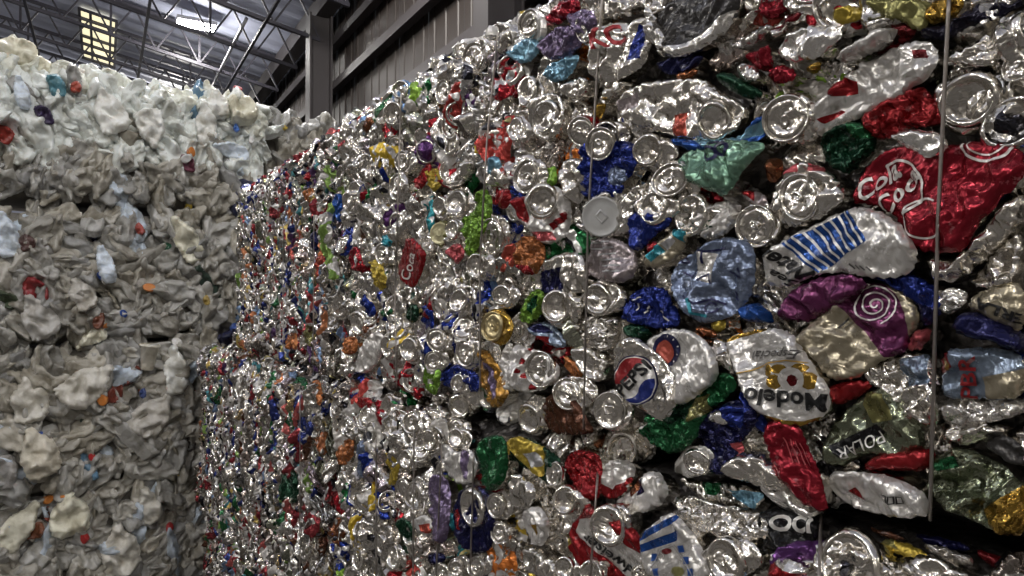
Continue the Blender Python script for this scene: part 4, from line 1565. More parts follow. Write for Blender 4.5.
U('20', [(330, 420), (380, 405), (360, 470), (330, 480)], 'gold')
U('20', [(205, 60), (300, 30), (340, 60), (330, 120), (270, 150)], 'lilac')

# ---- left part of the upper near bale
c = U('11', [(560, 510), (585, 430), (605, 360), (670, 420), (682, 455), (640, 565), (612, 580)], 'red', lift=0.034, crumple=0.001, fold=0.002, smooth=1, label='red can with white script, seen at a slant')
lettering(c, 'Coca', (618, 545), (648, 440), 34, 'white', shear=0.3, offset=0.01)
U('11', [(682, 110), (720, 88), (752, 130), (722, 202), (690, 170)], 'yellow', crinkly=True)
U('11', [(820, 300), (880, 260), (905, 160), (940, 210), (948, 270), (900, 380), (870, 455), (838, 455), (830, 370)], 'lime', lift=0.02, crinkly=True, label='lime green can crumpled tall')
for x, y, rx, ry, kk in ((820, 240, 40, 64, ('base', 6)), (952, 370, 48, 74, ('lid', 0)), (910, 490, 42, 54, ('base', 2)), (575, 170, 28, 54, ('lid', 3)), (800, 345, 28, 42, ('base', 1)), (700, 400, 30, 46, ('lid', 5)), (680, 510, 36, 60, ('base', 0)), (410, 180, 25, 35, ('base', 4)), (600, 70, 30, 40, ('lid', 1)), (745, 250, 26, 44, ('base', 7)), (520, 440, 24, 42, ('lid', 2)), (380, 230, 22, 50, ('base', 5))):
    UE('11', x, y, rx, ry, key=kk)
UE('11', 752, 360, 38, 44, colour='olive', key=('flat', 0), endmat=print_mat((0.62, 0.58, 0.36), 0.6, 0.35, 3.0, 0.3))
U('11', [(958, 200), (1002, 165), (1022, 220), (985, 268), (960, 240)], 'red')
U('11', [(765, 405), (820, 395), (835, 450), (795, 495)], 'pink', crinkly=True)
U('11', [(1000, 400), (1040, 395), (1030, 500), (968, 522)], 'coral')
U('11', [(460, 468), (492, 455), (527, 560), (480, 600)], 'yellow', crinkly=True)
U('11', [(310, 198), (346, 198), (352, 312), (320, 312)], 'blue', lift=0.02, smooth=1, crumple=0.001)
U('11', [(368, 450), (412, 388), (422, 500), (385, 515)], 'crimson')
V('11', [(193, 190), (238, 168), (242, 232), (200, 238)], 'orange')
V('11', [(338, 350), (382, 338), (382, 422), (345, 440)], 'purple')
V('11', [(238, 450), (287, 440), (287, 540), (240, 545)], 'coral', crinkly=True)
V('11', [(180, 100), (220, 110), (220, 150), (195, 150)], 'red')
V('11', [(215, 360), (240, 340), (250, 430), (225, 430)], 'navy')
V('11', [(130, 430), (190, 370), (200, 420), (150, 500)], 'coral')
V('11', [(270, 320), (300, 320), (300, 400), (270, 400)], 'white')
V('11', [(140, 150), (165, 150), (165, 200), (140, 200)], 'blue')
U('11', [(630, 160), (690, 60), (700, 110), (660, 190)], 'red', crinkly=True)
U('11', [(740, 160), (830, 80), (880, 60), (850, 130), (780, 180)], 'silver', bulge=0.016, lift=0.016)
U('11', [(920, 60), (970, 40), (980, 130), (930, 130)], 'sky')
U('11', [(500, 370), (545, 350), (550, 400), (510, 420)], 'teal')
for x, y, rx, ry, kk in ((745, 205, 42, 50, ('lid', 4)), (855, 260, 38, 54, ('lid', 1)), (835, 462, 50, 46, ('base', 1)), (405, 382, 28, 45, ('flat', 0)), (465, 392, 26, 45, ('flat', 0)), (830, 50, 40, 54, ('base', 6)), (420, 140, 30, 54, ('base', 2)), (340, 70, 25, 48, ('flat', 0)), (540, 235, 25, 50, ('base', 7)), (1005, 30, 40, 44, ('base', 2)), (630, 245, 34, 50, ('base', 3)), (730, 290, 36, 40, ('lid', 2)), (825, 380, 34, 40, ('base', 5))):
    UE('12', x, y, rx, ry, key=kk)
UE('12', 965, 155, 44, 60, colour='gold', key=('lid', 0), endmat=print_mat((0.62, 0.52, 0.30), 0.95, 0.3, 3.0, 0.3), label='gold can lid')
U('12', [(745, 330), (800, 300), (880, 330), (902, 410), (850, 422), (760, 402)], 'cobalt', crinkly=True, lift=0.008)
U('12', [(785, 180), (825, 130), (835, 180), (820, 290), (795, 290)], 'cobalt')
U('12', [(898, 250), (930, 242), (990, 370), (1012, 440), (960, 492), (912, 440)], 'ochre', [([(925, 290), (945, 300), (980, 430), (950, 450)], 'lilac')], lift=0.02, label='ochre can with a lilac centre')
U('12', [(668, 310), (702, 288), (742, 340), (735, 400), (710, 442), (680, 392)], 'lime', [([(690, 320), (720, 330), (715, 345), (690, 340)], 'white'), ([(695, 360), (730, 370), (722, 385), (695, 378)], 'white')], lift=0.016, label='green and white striped can')
U('12', [(418, 230), (470, 165), (512, 190), (512, 260), (440, 352), (408, 322)], 'white', lift=0.018, label='white can flattened, pale among bare ones')
U('12', [(342, 200), (402, 188), (402, 262), (360, 272)], 'orange', crinkly=True)
U('12', [(970, 250), (1030, 200), (1030, 430), (990, 402)], 'white', crinkly=True)
U('12', [(600, 70), (650, 60), (650, 130), (610, 150)], 'dgreen')
U('12', [(500, 80), (550, 80), (540, 110), (500, 120)], 'green')
V('12', [(125, 180), (160, 170), (165, 250), (130, 250)], 'orange')
V('12', [(200, 150), (240, 130), (240, 230), (205, 240)], 'olive')

# ---- lower near bale
L('23', [(205, 130), (240, 70), (330, 75), (360, 120), (350, 200), (340, 280), (300, 260), (230, 200)], 'red', lift=0.018, crinkly=True, label='bright red can under the seam')
L('23', [(345, 190), (380, 120), (430, 105), (502, 130), (490, 190), (440, 250), (370, 268), (342, 230)], 'white', [([(345, 195), (400, 230), (495, 180), (440, 255), (370, 272), (338, 235)], 'red')], lift=0.022, label='white and red can with a mirrored base')
L('23', [(405, 270), (480, 230), (520, 170), (570, 150), (620, 190), (632, 250), (590, 300), (500, 332), (430, 312)], 'white', [([(470, 230), (522, 170), (530, 215), (490, 262)], 'copper'), ([(518, 200), (540, 188), (548, 240), (512, 258)], 'navy')], lift=0.014, label='white can with a half-hidden navy and copper badge')
c = L('23', [(145, 250), (230, 208), (300, 248), (322, 300), (270, 370), (200, 442), (155, 400)], 'silver', fold=0.008)
end_on(c, 245, 265, 55, 60, ('base', 4))
LE('23', 412, 366, 74, 84, key=('base', 7), lift=0.022, grow=0.9, label='large bare can base above the white band')
c = L('23', [(225, 390), (300, 300), (330, 290), (500, 380), (522, 440), (520, 600), (440, 640), (330, 620), (250, 500)], 'red', [([(285, 345), (335, 340), (522, 490), (522, 650), (470, 610), (270, 400)], 'white'), ([(210, 440), (240, 400), (255, 440), (230, 470)], 'yellow')], lift=0.014, crumple=0.002, fold=0.004, label='red beer can with black lettering upside down on a white band')
lettering(c, 'Budweiser', (545, 605), (312, 398), 40, 'black', offset=0.02, lab='black lettering upside down')
LE('23', 335, 562, 46, 52, key=('base', 3), lift=0.022, grow=0.9)
c = L('23', [(510, 410), (620, 318), (680, 340), (720, 400), (800, 540), (820, 600), (540, 600), (508, 480)], 'white', [([(508, 408), (668, 325), (678, 350), (512, 440)], 'blue'), ([(512, 452), (682, 388), (672, 432), (518, 482)], 'blue')], lift=0.018, crumple=0.002, label='white can with two blue bands and blue squares')
for x, y in ((712, 510), (735, 555), (595, 555), (690, 465), (575, 500)):
    fan(c, [(x - 14, y - 14), (x + 10, y - 16), (x + 14, y + 12), (x - 10, y + 14)], 'blue', name='print_mark')
stroke(c, [(560, 560), (600, 470), (650, 450), (700, 500), (760, 590)], 5, 'grey')
fan(c, ring(675, 555, 28, 22, 14), 'olive', name='print_mark')
fan(c, ring(625, 475, 18, 12, 10), 'darkred', name='print_mark')
L('23', [(630, 260), (700, 250), (760, 270), (900, 300), (1040, 320), (1040, 440), (900, 425), (760, 412), (690, 362)], 'silver', crinkly=True, crumple=0.004, lift=0.012, label='finely crinkled bare sheet')
LE('23', 872, 510, 92, 74, key=('base', 7))
L('23', [(650, 170), (760, 200), (900, 200), (1010, 240), (965, 315), (850, 292), (740, 262)], 'silver', [([(860, 230), (1010, 240), (955, 310)], 'sky'), ([(760, 200), (850, 210), (830, 260), (770, 250)], 'green')], crinkly=True)
L('23', [(0, 30), (60, 18), (130, 60), (192, 110), (190, 200), (150, 222), (100, 180), (0, 110)], 'dgreen', [([(5, 30), (50, 20), (125, 60), (132, 170), (90, 182), (40, 110)], 'yellow'), ([(60, 90), (105, 82), (128, 130), (80, 142)], 'grey')], label='yellow and green can with a grey panel')
L('23', [(-10, 150), (60, 190), (102, 240), (62, 312), (-10, 310)], 'silver', fold=0.007)
L('23', [(28, 320), (100, 288), (150, 340), (157, 400), (110, 472), (55, 420)], 'white', [([(75, 370), (112, 368), (102, 412)], 'gold')], lift=0.018, label='white can with a small gold figure')
L('23', [(25, 460), (80, 448), (185, 530), (185, 590), (100, 590)], 'silver', bulge=0.016, **SMOOTH)
L('23', [(35, 552), (110, 540), (142, 600), (41, 600)], 'yellow')
LE('23', 175, 170, 26, 48, key=('flat', 0))
LE('23', 230, 540, 40, 46)
LE('23', 525, 560, 34, 34)

c = L('33', [(-40, 330), (20, 300), (100, 310), (200, 345), (215, 400), (180, 440), (150, 520), (0, 475), (-30, 420)], 'black', lift=0.014, label='black can with thick white capitals')
lettering(c, 'OCI', (30, 395), (185, 405), 62, 'white', offset=0.04)
c = L('33', [(170, 520), (190, 450), (260, 415), (370, 450), (470, 520), (520, 600), (380, 640), (220, 620)], 'silver', bulge=0.006, lift=0.016)
end_on(c, 335, 535, 150, 98, ('base', 5))
L('33', [(350, 415), (430, 430), (500, 500), (530, 600), (480, 600), (440, 500)], 'silver', bulge=0.014, fold=0.007)
L('33', [(420, 432), (520, 428), (650, 490), (600, 505), (500, 490)], 'yellow', [([(420, 430), (500, 425), (520, 470)], 'olive')])
L('33', [(510, 512), (590, 485), (680, 500), (760, 545), (820, 600), (500, 600)], 'silver', fold=0.010, lift=0.012)
L('33', [(820, 465), (920, 490), (1010, 550), (970, 580), (860, 522)], 'darkred', lift=0.008)
L('33', [(600, 440), (760, 470), (840, 520), (780, 540), (660, 490)], 'dull', crinkly=True)
L('33', [(560, 400), (700, 420), (820, 460), (760, 480), (640, 450)], 'navy')
L('33', [(380, 370), (480, 395), (560, 430), (460, 425)], 'brown')
L('33', [(0, 510), (100, 510), (185, 562), (100, 590), (0, 590)], 'red', [([(0, 505), (100, 505), (190, 565), (120, 560), (30, 525)], 'bright')])

c = L('13', [(888, 60), (910, 18), (1000, 12), (1006, 140), (985, 228), (910, 238), (892, 150)], 'green', lift=0.02, label='green can standing upright under the seam')
L('13', [(678, 190), (720, 160), (772, 210), (778, 440), (740, 445), (700, 300)], 'lilac', lift=0.018, crumple=0.0015, label='long lilac can')
c = L('13', [(798, 400), (788, 310), (830, 218), (900, 215), (952, 300), (955, 430), (910, 495), (850, 475)], 'navy', [([(800, 330), (815, 305), (832, 390), (810, 372)], 'red')], lift=0.02, label='navy can with a red chip and a bare base')
end_on(c, 880, 300, 48, 82, ('base', 2))
L('13', [(763, 330), (790, 318), (797, 402), (770, 402)], 'teal')
L('13', [(638, 340), (690, 328), (702, 412), (650, 402)], 'white', [([(665, 370), (692, 365), (700, 410), (668, 400)], 'coral')])
L('13', [(530, 90), (566, 88), (566, 200), (540, 222)], 'yellow')
L('13', [(575, 330), (625, 350), (630, 500), (590, 480)], 'dgreen')
L('13', [(405, 40), (432, 30), (440, 180), (410, 190)], 'lightblue')
L('13', [(740, 30), (800, 90), (850, 60), (890, 130), (860, 220), (790, 200), (750, 130)], 'white', [([(820, 70), (845, 80), (860, 190), (840, 170)], 'lilac')], lift=0.014)
L('13', [(680, 490), (740, 480), (760, 520), (690, 540)], 'navy')
L('12', [(398, 432), (470, 440), (450, 487), (408, 482)], 'red')
for x, y, rx, ry in ((610, 110, 24, 40), (710, 30, 34, 44), (820, 25, 34, 40), (560, 500, 30, 50), (900, 540, 36, 50), (980, 290, 34, 50), (480, 330, 26, 40), (420, 500, 22, 50), (820, 540, 34, 40), (760, 560, 40, 30), (985, 400, 34, 44)):
    LE('13', x, y, rx, ry)
for x, y, rx, ry in ((535, 480, 26, 50), (730, 530, 34, 44), (640, 540, 40, 44), (820, 560, 32, 34)):
    LE('12', x, y, rx, ry)
K('13', [(328, 60), (386, 8), (392, 90), (340, 152)], 'orange', crinkly=True, label='orange can at the corner of the far bale')
K('13', [(95, 170), (160, 128), (182, 280), (110, 292)], 'dgreen')
K('12', [(225, 365), (260, 370), (265, 470), (240, 470)], 'orange')
K('12', [(160, 350), (205, 360), (205, 440), (165, 440)], 'green')
K('02', [(925, 320), (955, 320), (955, 375), (930, 380)], 'red')
K('02', [(905, 480), (950, 470), (955, 540), (920, 545)], 'darkred')
K('13', [(60, 440), (130, 420), (125, 480), (85, 490)], 'white', [(ring(103, 440, 14, 12, 8), 'red')])

# ---- baling wires
for pts in ([(949, -2), (938, 220), (930, 520)], [(602, -2), (588, 220), (583, 452)], [(498, 32), (487, 140), (480, 260), (480, 392)], [(401, 94), (395, 300), (397, 398)]):
    wire(FACE['U'], BALE['U'], pts)
for pts in ([(442, 440), (436, 576)], [(474, 450), (470, 580)], [(414, 430), (413, 580)], [(376, 440), (376, 580)], [(598, 470), (590, 580)], [(821, 515), (819, 580)]):
    wire(FACE['L'], BALE['L'], pts)
for pts in ([(314, 215), (313, 370)], [(283, 215), (283, 352)]):
    wire(FACE['V'], BALE['V'], pts, r=0.0016)
for pts in ([(300, 380), (300, 578)], [(345, 400), (345, 578)]):
    wire(FACE['K'], BALE['K'], pts, r=0.0016)


print('fill', fill_face(FACE['U'], BALE['U'], 0.055, 21, 296, frame_only=False, top=1.0))
print('fill', fill_face(FACE['V'], BALE['V'], 0.044, 22, 296, full=False, lean=0.5, upright=True, grow=1.25, narrow=0.55, top=1.0))
print('fill', fill_face(FACE['L'], BALE['L'], 0.055, 23, 296, frame_only=False))
print('fill', fill_face(FACE['K'], BALE['K'], 0.045, 24, 296, full=False, lean=0.5, upright=True, grow=1.25, narrow=0.55))
print('fill', fill_face(FACE['B'], BALE['B'], 0.058, 25, 120, full=False, lean=0.5, upright=True, grow=1.25, narrow=0.6))

# ================================================================== bales of milky plastic
class PFace:
    """the side of a plastic bale that looks down the aisle: plane y = Y; a = x runs right in the picture"""

    def __init__(s, Y, x0, x1, z0, z1, lean, seed):
        s.Y, s.x0, s.x1, s.z0, s.z1, s.lean = Y, x0, x1, z0, z1, lean
        s.ph = np.random.default_rng(seed).random((4, 2)) * 6.28

    def off(s, x, z):
        e = 0.0
        for t, k in ((x - s.x0, 0.14), (s.x1 - x, 0.14), (z - s.z0, 0.09), (s.z1 - z, 0.09)):
            q = np.clip(1 - t / k, 0, 1.3)
            e = e - 0.055 * q ** 2
        n = 0.0
        for i, (fx, fz, am) in enumerate(((3.3, 4.1, 0.03), (7.1, 6.3, 0.02), (13.0, 11.0, 0.012), (27.0, 23.0, 0.006))):
            n = n + am * np.sin(fx * x + s.ph[i, 0]) * np.sin(fz * z + s.ph[i, 1])
        return e + n

    def at(s, x, z, lift=0.0):
        return Vector((x, s.Y - s.off(x, z) - lift, z + s.lean * (x - s.x1)))

    def hit(s, px, py):
        d = ray(px, py)
        p = CAM + d * (s.Y / d.y)
        return p.x, p.z - s.lean * (p.x - s.x1)

    def basis(s, x, z, k=0.6):
        h = 0.03
        dx = (s.off(x + h, z) - s.off(x - h, z)) / (2 * h) * k
        dz = (s.off(x, z + h) - s.off(x, z - h)) / (2 * h) * k
        n = Vector((-float(dx) * -1 * -1, -1.0, -float(dz) * -1 * -1)).normalized()
        X = Vector((1, 0, 0))
        X = (X - n * X.dot(n)).normalized()
        Y = n.cross(X)
        return Matrix((X, Y, n)).transposed()


def plastic_core(fc, parent, depth=0.9):
    nx, nz = 90, 52
    X, Z = np.meshgrid(np.linspace(fc.x0, fc.x1, nx), np.linspace(fc.z0, fc.z1, nz))
    xx, zz = X.ravel(), Z.ravel()
    f1, _ = worley(np.stack([xx, zz], 1), 0.075, 31)
    y = fc.Y - fc.off(xx, zz) + 0.035 + f1 * 0.03
    b = parent.location
    v = [(a - b.x, c - b.y, d + fc.lean * (a - fc.x1) - b.z) for a, c, d in zip(xx, y, zz)]
    f = []
    for j in range(nz - 1):
        for i in range(nx - 1):
            q = j * nx + i
            f.append((q, q + 1, q + nx + 1, q + nx))
    n = len(v)
    rg = list(range(nx)) + [k * nx + nx - 1 for k in range(1, nz)] + [(nz - 1) * nx + k for k in range(nx - 2, -1, -1)] + [k * nx for k in range(nz - 2, 0, -1)]
    for q in rg:
        v.append((v[q][0], fc.Y + depth - b.y, v[q][2]))
    for k in range(len(rg)):
        k2 = (k + 1) % len(rg)
        f.append((rg[k], n + k, n + k2, rg[k2]))
    f.append([n + k for k in range(len(rg))][::-1])
    link('packed_core', mesh_of('packed_core', v, f, [M_PCORE]), parent)


# stock of squashed jugs, bottles, tubs and film
JUG = []
rj = np.random.default_rng(9)
for i in range(26):
    kind = i % 5
    if kind in (0, 1):                      # jug with shoulders and a neck
        w_, h_ = 0.050 + 0.02 * rj.random(), 0.075 + 0.03 * rj.random()
        nk = 0.018
        o = [(-w_, -h_), (w_ * (0.8 + 0.3 * rj.random()), -h_ * (0.9 + 0.2 * rj.random())), (w_ * 1.05, h_ * 0.35), (w_ * 0.55, h_ * 0.8), (nk, h_ * 0.95), (nk, h_ * 1.25), (-nk, h_ * 1.25), (-nk, h_ * 0.95), (-w_ * 0.6, h_ * 0.75), (-w_ * 1.05, h_ * 0.2), (-w_ * (0.8 + 0.3 * rj.random()), -h_ * 0.4)]
        neck = (0, h_ * 1.18)
        par = dict(bulge=0.014, edge=0.014, crumple=0.012, fold=0.034, cell=0.05, wave=0.09)
    elif kind == 2:                         # slim bottle
        w_, h_ = 0.028 + 0.01 * rj.random(), 0.085 + 0.03 * rj.random()
        o = [(-w_, -h_), (w_, -h_), (w_ * 1.1, h_ * 0.3), (w_ * 0.5, h_ * 0.8), (w_ * 0.45, h_ * 1.1), (-w_ * 0.45, h_ * 1.1), (-w_ * 0.5, h_ * 0.8), (-w_ * 1.1, h_ * 0.3)]
        neck = None
        par = dict(bulge=0.014, edge=0.012, crumple=0.009, fold=0.028, cell=0.045, wave=0.09)
    elif kind == 3:                         # torn, folded wall
        o = blob(rj, 0.045 + 0.02 * rj.random(), 0.06 + 0.03 * rj.random(), 8, 0.32)
        neck = None
        par = dict(bulge=0.010, edge=0.012, crumple=0.012, fold=0.036, cell=0.045, wave=0.09)
    else:                                   # scrap
        o = blob(rj, 0.028 + 0.02 * rj.random(), 0.04 + 0.02 * rj.random(), 7, 0.3)
        neck = None
        par = dict(bulge=0.010, edge=0.010, crumple=0.010, fold=0.026, cell=0.035, wave=0.09)
    v, f, _ = sheet(o, 900 + i, res=0.0075, thick=0.05, smooth=1, **par)
    z = 0.0
    if neck:
        near = v[np.hypot(v[:, 0] - neck[0], v[:, 1] - neck[1]) < 0.02]
        z = float(near[:, 2].mean()) if len(near) else 0.0
    JUG.append((mesh_of('crushed_jug', v, f, [M_PLASTIC]), (neck[0], neck[1], z) if neck else None, kind, v, f))

cv, cf = [], []
for k in range(12):
    a = 2 * math.pi * k / 12
    for r, z in ((0.021, -0.012), (0.021, 0.008), (0.018, 0.011)):
        cv.append((r * math.cos(a), r * math.sin(a), z))
for k in range(12):
    n2 = (k + 1) % 12
    for i in range(2):
        cf.append((k * 3 + i, n2 * 3 + i, n2 * 3 + i + 1, k * 3 + i + 1))
cf.append([k * 3 + 2 for k in range(12)])
M_CAPM = plastic_mat('coloured_cap', (1, 1, 1))
CAP = mesh_of('cap', cv, cf, [M_CAPM], smooth=False)
CAPCOL = [rgb(190, 40, 40), rgb(40, 80, 170), rgb(230, 230, 230), rgb(220, 130, 50), rgb(40, 110, 80), rgb(230, 200, 70)]
M_HEAP = plastic_mat('milky_plastic_heap', (0.72, 0.70, 0.65), False)


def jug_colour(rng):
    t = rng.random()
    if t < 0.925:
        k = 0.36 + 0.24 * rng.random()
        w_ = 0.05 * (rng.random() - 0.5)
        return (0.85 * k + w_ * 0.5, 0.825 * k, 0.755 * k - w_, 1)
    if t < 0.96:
        return (0.58, 0.66, 0.76, 1)
    return (*[rgb(70, 60, 58), rgb(130, 56, 40), rgb(40, 44, 80), rgb(60, 80, 70), rgb(170, 140, 100), rgb(90, 130, 160), rgb(150, 40, 44)][int(rng.integers(7))], 1)


def place_jug(fc, bale, x, z, ji, col, spin, sc=1.0, lift=0.0, tilt=(0, 0), cap=None, name='crushed_jug', label=None, squash=1.0, narrow=1.0):
    me, neck, kind, v, f = JUG[ji]
    B = fc.basis(x, z)
    M = Matrix.Translation(fc.at(x, z, lift) - bale.location) @ (B @ Matrix.Rotation(spin, 3, 'Z') @ Euler((tilt[0], tilt[1], 0)).to_matrix()).to_4x4() @ Matrix.Diagonal((sc * narrow, sc * squash, sc, 1))
    o = link(name, me, bale, M)
    o.color = col
    if label:
        o['label'] = label
    if cap and neck:
        k = link('cap', CAP, o, Matrix.Translation((neck[0], neck[1], neck[2] + 0.006)) @ Euler((-0.5, 0.2, 0)).to_matrix().to_4x4())
        k.color = (*cap, 1)
    return o


def fill_plastic(fc, bale, spacing, seed, upright=0.5, xr=None, white=0.0):
    rng = np.random.default_rng(seed)
    nx, nz = int((fc.x1 - fc.x0) / spacing), int((fc.z1 - fc.z0) / (spacing * 0.8))
    k = 0
    for j in range(nz + 1):
        for i in range(nx + 1):
            x = fc.x0 + (i + 0.5 * (j % 2) + (rng.random() - 0.5) * 0.8) * (fc.x1 - fc.x0) / nx
            z = fc.z0 + (j + (rng.random() - 0.5) * 0.8) * (fc.z1 - fc.z0) / nz
            if not (fc.x0 < x < fc.x1 + 0.02 and fc.z0 + 0.02 < z < fc.z1 - 0.005):
                continue
            sx, sy, dz = project(fc.at(x, z))
            if not (-30 < sx < 400 and -30 < sy < 606):
                continue
            if xr and not (xr[0] < sx < xr[1]):
                continue
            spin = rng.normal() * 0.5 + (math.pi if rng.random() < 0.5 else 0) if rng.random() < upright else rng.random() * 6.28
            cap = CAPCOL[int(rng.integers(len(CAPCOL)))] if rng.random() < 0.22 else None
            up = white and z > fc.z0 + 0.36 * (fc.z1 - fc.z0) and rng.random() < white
            col = (0.82, 0.86, 0.84, 1) if up else jug_colour(rng)  # upper jugs coloured paler, standing in for light from above
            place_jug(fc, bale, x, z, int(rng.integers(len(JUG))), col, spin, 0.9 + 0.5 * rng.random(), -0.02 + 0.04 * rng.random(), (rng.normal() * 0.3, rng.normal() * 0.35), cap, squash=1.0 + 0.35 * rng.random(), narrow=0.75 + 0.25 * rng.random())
            k += 1
    return k


PB = [
    ('p0', 4.76, -0.62, 1.10, 2.44, 3.16, -0.02, 'top bale of milky plastic jugs, brightly lit under the roof', 41),
    ('p1', 4.74, -0.60, 1.12, 1.655, 2.42, 0.035, 'second bale of milky plastic from the top, a pale blue film bag in its face', 42),
    ('p2', 4.70, -0.60, 1.10, 0.83, 1.645, 0.055, 'third bale of milky plastic from the top, with a tapered tub at its upper edge', 43),
    ('p3', 4.70, -0.60, 1.12, 0.11, 0.82, 0.055, 'lowest bale of milky plastic, on the floor', 44),
    ('p4', 4.90, 1.16, 2.70, 2.40, 3.17, 0.0, 'shaded bale of milky plastic behind the top corner of the can bales', 45)]
PF, PBALE = {}, {}
for key, Y, x0, x1, z0, z1, lean, lab, sd in PB:
    PF[key] = PFace(Y, x0, x1, z0, z1, lean, sd)
    PBALE[key] = thing('plastic_bale', lab, 'bale', ((x0 + x1) / 2, Y + 0.45, z0), 'bales of milky plastic jugs')
    plastic_core(PF[key], PBALE[key])
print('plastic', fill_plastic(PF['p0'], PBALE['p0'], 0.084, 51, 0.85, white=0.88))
print('plastic', fill_plastic(PF['p1'], PBALE['p1'], 0.084, 52, 0.5))
print('plastic', fill_plastic(PF['p2'], PBALE['p2'], 0.088, 53, 0.4))
print('plastic', fill_plastic(PF['p3'], PBALE['p3'], 0.088, 54, 0.5))
print('plastic', fill_plastic(PF['p4'], PBALE['p4'], 0.10, 55, 0.7, xr=(240, 340)))


def jug_at(key, px, py, ji, col, spin=0.0, sc=1.0, lift=0.03, tilt=(0, 0), cap=None, label=None, name='crushed_jug', squash=1.0):
    x, z = PF[key].hit(px, py)
    return place_jug(PF[key], PBALE[key], x, z, ji, (*col, 1), spin, sc, lift, tilt, cap, name, label, squash)


WHITE, ICE, CREAM = (0.88, 0.89, 0.86), (0.74, 0.83, 0.95), (0.86, 0.84, 0.70)
# jugs standing up along the top edge
rng = np.random.default_rng(77)
for k, (px, py) in enumerate(((4, 62), (18, 52), (38, 70), (60, 78), (75, 80), (92, 78), (108, 84), (124, 86), (140, 88), (156, 92), (172, 96), (186, 98), (200, 98), (214, 100), (230, 104), (245, 112), (256, 124))):
    jug_at('p0', px, py, (0, 1, 5, 6, 10, 11, 15, 16, 2, 7)[k % 10], (0.84, 0.86, 0.78), rng.normal() * 0.35 + (math.pi if k % 3 == 0 else 0), 0.95 + 0.2 * rng.random(), 0.02, (rng.normal() * 0.3 - 0.2, rng.normal() * 0.3))
jug_at('p0', 16, 50, 0, CREAM, 1.4, 1.15, 0.06, label='cream jug lying on the top edge')
jug_at('p0', 36, 64, 11, CREAM, 1.9, 0.9, 0.06)
jug_at('p0', 56, 90, 3, rgb(90, 150, 170), 0.3, 0.85, 0.07, label='blue plastic scrap')
jug_at('p0', 44, 118, 8, rgb(64, 50, 90), 0.4, 0.8, 0.06, label='dark violet plastic scrap')
jug_at('p0', 23, 98, 2, ICE, 0.2, 1.0, 0.08, label='bright bluish white bottle')
jug_at('p0', 6, 138, 4, rgb(170, 50, 40), 1.2, 0.9, 0.06, label='red plastic scrap')
jug_at('p0', 76, 92, 4, rgb(180, 70, 50), 0.2, 0.55, 0.09)
jug_at('p0', 110, 115, 1, WHITE, 0.35, 1.25, 0.07)
jug_at('p0', 150, 128, 1, WHITE, 3.3, 1.1, 0.07)
jug_at('p0', 205, 128, 6, WHITE, 0.1, 1.2, 0.07)
jug_at('p0', 240, 108, 5, CREAM, 0.1, 1.35, 0.09, cap=CAPCOL[0], label='tall cream jug at the right end of the top edge')
jug_at('p0', 216, 106, 0, WHITE, 0.0, 1.0, 0.09, cap=CAPCOL[1], label='white jug with a blue cap on the top edge')
jug_at('p0', 234, 130, 9, rgb(70, 120, 210), 0.5, 0.5, 0.09, label='small blue scrap')
jug_at('p0', 186, 165, 8, rgb(120, 60, 80), 0.2, 0.8, 0.06)
jug_at('p0', 232, 152, 6, ICE, 1.4, 1.0, 0.07)
# second bale
jug_at('p1', 105, 266, 2, ICE, 0.25, 1.25, 0.09, label='pale blue film bag bulging from the face')
jug_at('p1', 8, 238, 6, ICE, 0.2, 1.1, 0.07, label='bluish white jug at the left edge')
jug_at('p1', 186, 242, 6, CREAM, 0.5, 1.35, 0.07, label='broad cream jug')
jug_at('p1', 138, 230, 9, rgb(170, 70, 60), 0.6, 0.7, 0.08, label='red and white torn label')
jug_at('p1', 28, 245, 4, rgb(90, 60, 56), 0.6, 0.8, 0.06)
jug_at('p1', 4, 300, 3, rgb(70, 84, 60), 1.2, 0.9, 0.05)
jug_at('p1', 98, 320, 9, rgb(120, 66, 44), 0.0, 0.9, 0.05)
jug_at('p1', 92, 338, 6, CREAM, 2.2, 0.75, 0.07)
jug_at('p1', 40, 318, 1, (0.55, 0.54, 0.52), 0.4, 1.2, 0.06)
jug_at('p1', 82, 296, 5, (0.6, 0.58, 0.54), 0.4, 1.0, 0.05)
jug_at('p1', 205, 300, 9, rgb(190, 160, 70), 0.4, 0.6, 0.06)
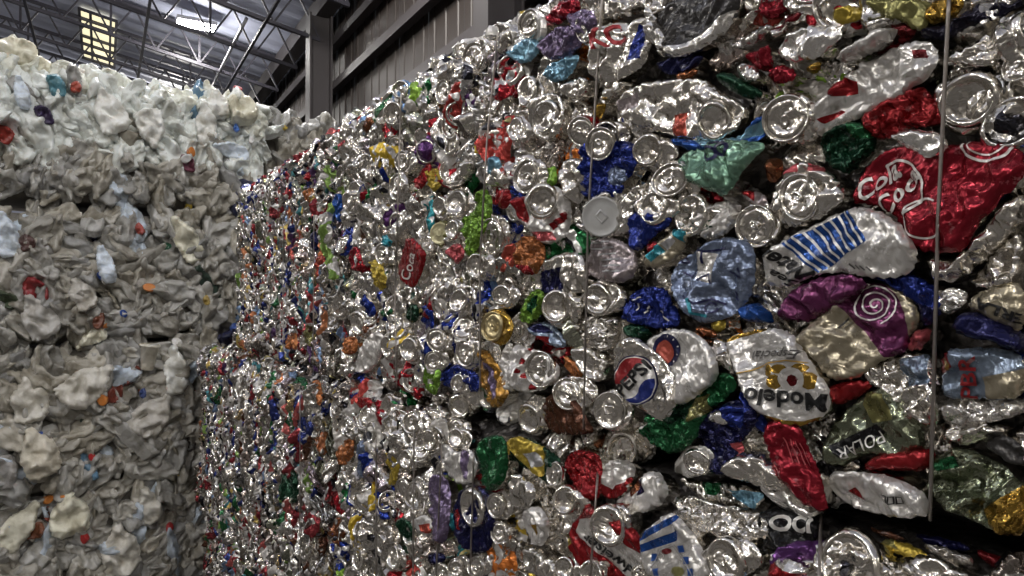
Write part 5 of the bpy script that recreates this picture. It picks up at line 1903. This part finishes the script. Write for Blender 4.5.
# third bale: a tapered tub, a blue cap, pale jugs
v = []
f = []
for i, (r, z) in enumerate(((0.052, 0.075), (0.057, 0.075), (0.057, 0.062), (0.050, 0.060), (0.036, -0.075), (0.030, -0.082))):
    for k in range(24):
        a = 2 * math.pi * k / 24
        v.append((r * math.cos(a), z, r * math.sin(a) * 0.8))
for i in range(5):
    for k in range(24):
        f.append((i * 24 + k, (i + 1) * 24 + k, (i + 1) * 24 + (k + 1) % 24, i * 24 + (k + 1) % 24))
f.append([5 * 24 + k for k in range(24)][::-1])
x, z = PF['p2'].hit(148, 356)
tub = link('tub', mesh_of('tub', v, f, [M_PLASTIC]), PBALE['p2'], Matrix.Translation(PF['p2'].at(x, z, 0.05) - PBALE['p2'].location) @ (PF['p2'].basis(x, z) @ Euler((0.25, 0, -0.1)).to_matrix()).to_4x4())
tub.color = (0.84, 0.80, 0.70, 1)
tub['label'] = 'cream tapered tub with a rolled rim'
jug_at('p2', 175, 372, 6, WHITE, 0.1, 1.3, 0.05)
jug_at('p2', 141, 391, 9, rgb(50, 70, 130), 0.2, 0.55, 0.09, label='small blue cap')
jug_at('p2', 85, 385, 1, (0.7, 0.68, 0.62), -0.9, 1.4, 0.06)
jug_at('p2', 30, 400, 5, (0.68, 0.66, 0.60), 0.1, 1.4, 0.06)
jug_at('p2', 40, 452, 10, (0.72, 0.68, 0.58), 0.3, 1.4, 0.06)
jug_at('p2', 150, 415, 15, (0.62, 0.60, 0.56), -0.7, 1.4, 0.05)
jug_at('p2', 4, 470, 3, (0.36, 0.35, 0.34), 0.0, 1.2, 0.05)
# lowest bale
jug_at('p3', 70, 515, 0, CREAM, 0.05, 1.4, 0.06)
jug_at('p3', 15, 530, 6, (0.74, 0.72, 0.60), -0.6, 1.4, 0.06)
jug_at('p3', 150, 505, 11, (0.74, 0.72, 0.66), 0.3, 1.2, 0.06)
jug_at('p3', 36, 530, 4, rgb(140, 80, 50), 0.0, 0.8, 0.06)
jug_at('p3', 120, 550, 1, (0.72, 0.7, 0.64), 0.1, 1.4, 0.06)

# the upper side of the top bale
rng = np.random.default_rng(88)
heap = []
b = PBALE['p0']
hv, hf, n = [], [], 0
for j in range(7):
    for i in range(14):
        me, neck, kind, v, f = JUG[int(rng.integers(len(JUG)))]
        x, y = -0.58 + (i + rng.random() * 0.7) * 0.12, PF['p0'].Y + 0.08 + (j + rng.random() * 0.7) * 0.12
        M = Matrix.Translation(Vector((x, y, 3.155 - 0.02 * (x - 1.1))) - b.location) @ Euler((rng.normal() * 0.3, rng.normal() * 0.3, rng.random() * 6.28)).to_matrix().to_4x4()
        A = np.array(M)
        hv.append(v @ A[:3, :3].T + A[:3, 3])
        hf += [tuple(k + n for k in q) for q in f]
        n += len(v)
o = link('loose_jugs', mesh_of('loose_jugs', np.vstack(hv), hf, [M_HEAP]), b)
o['kind'] = 'stuff'
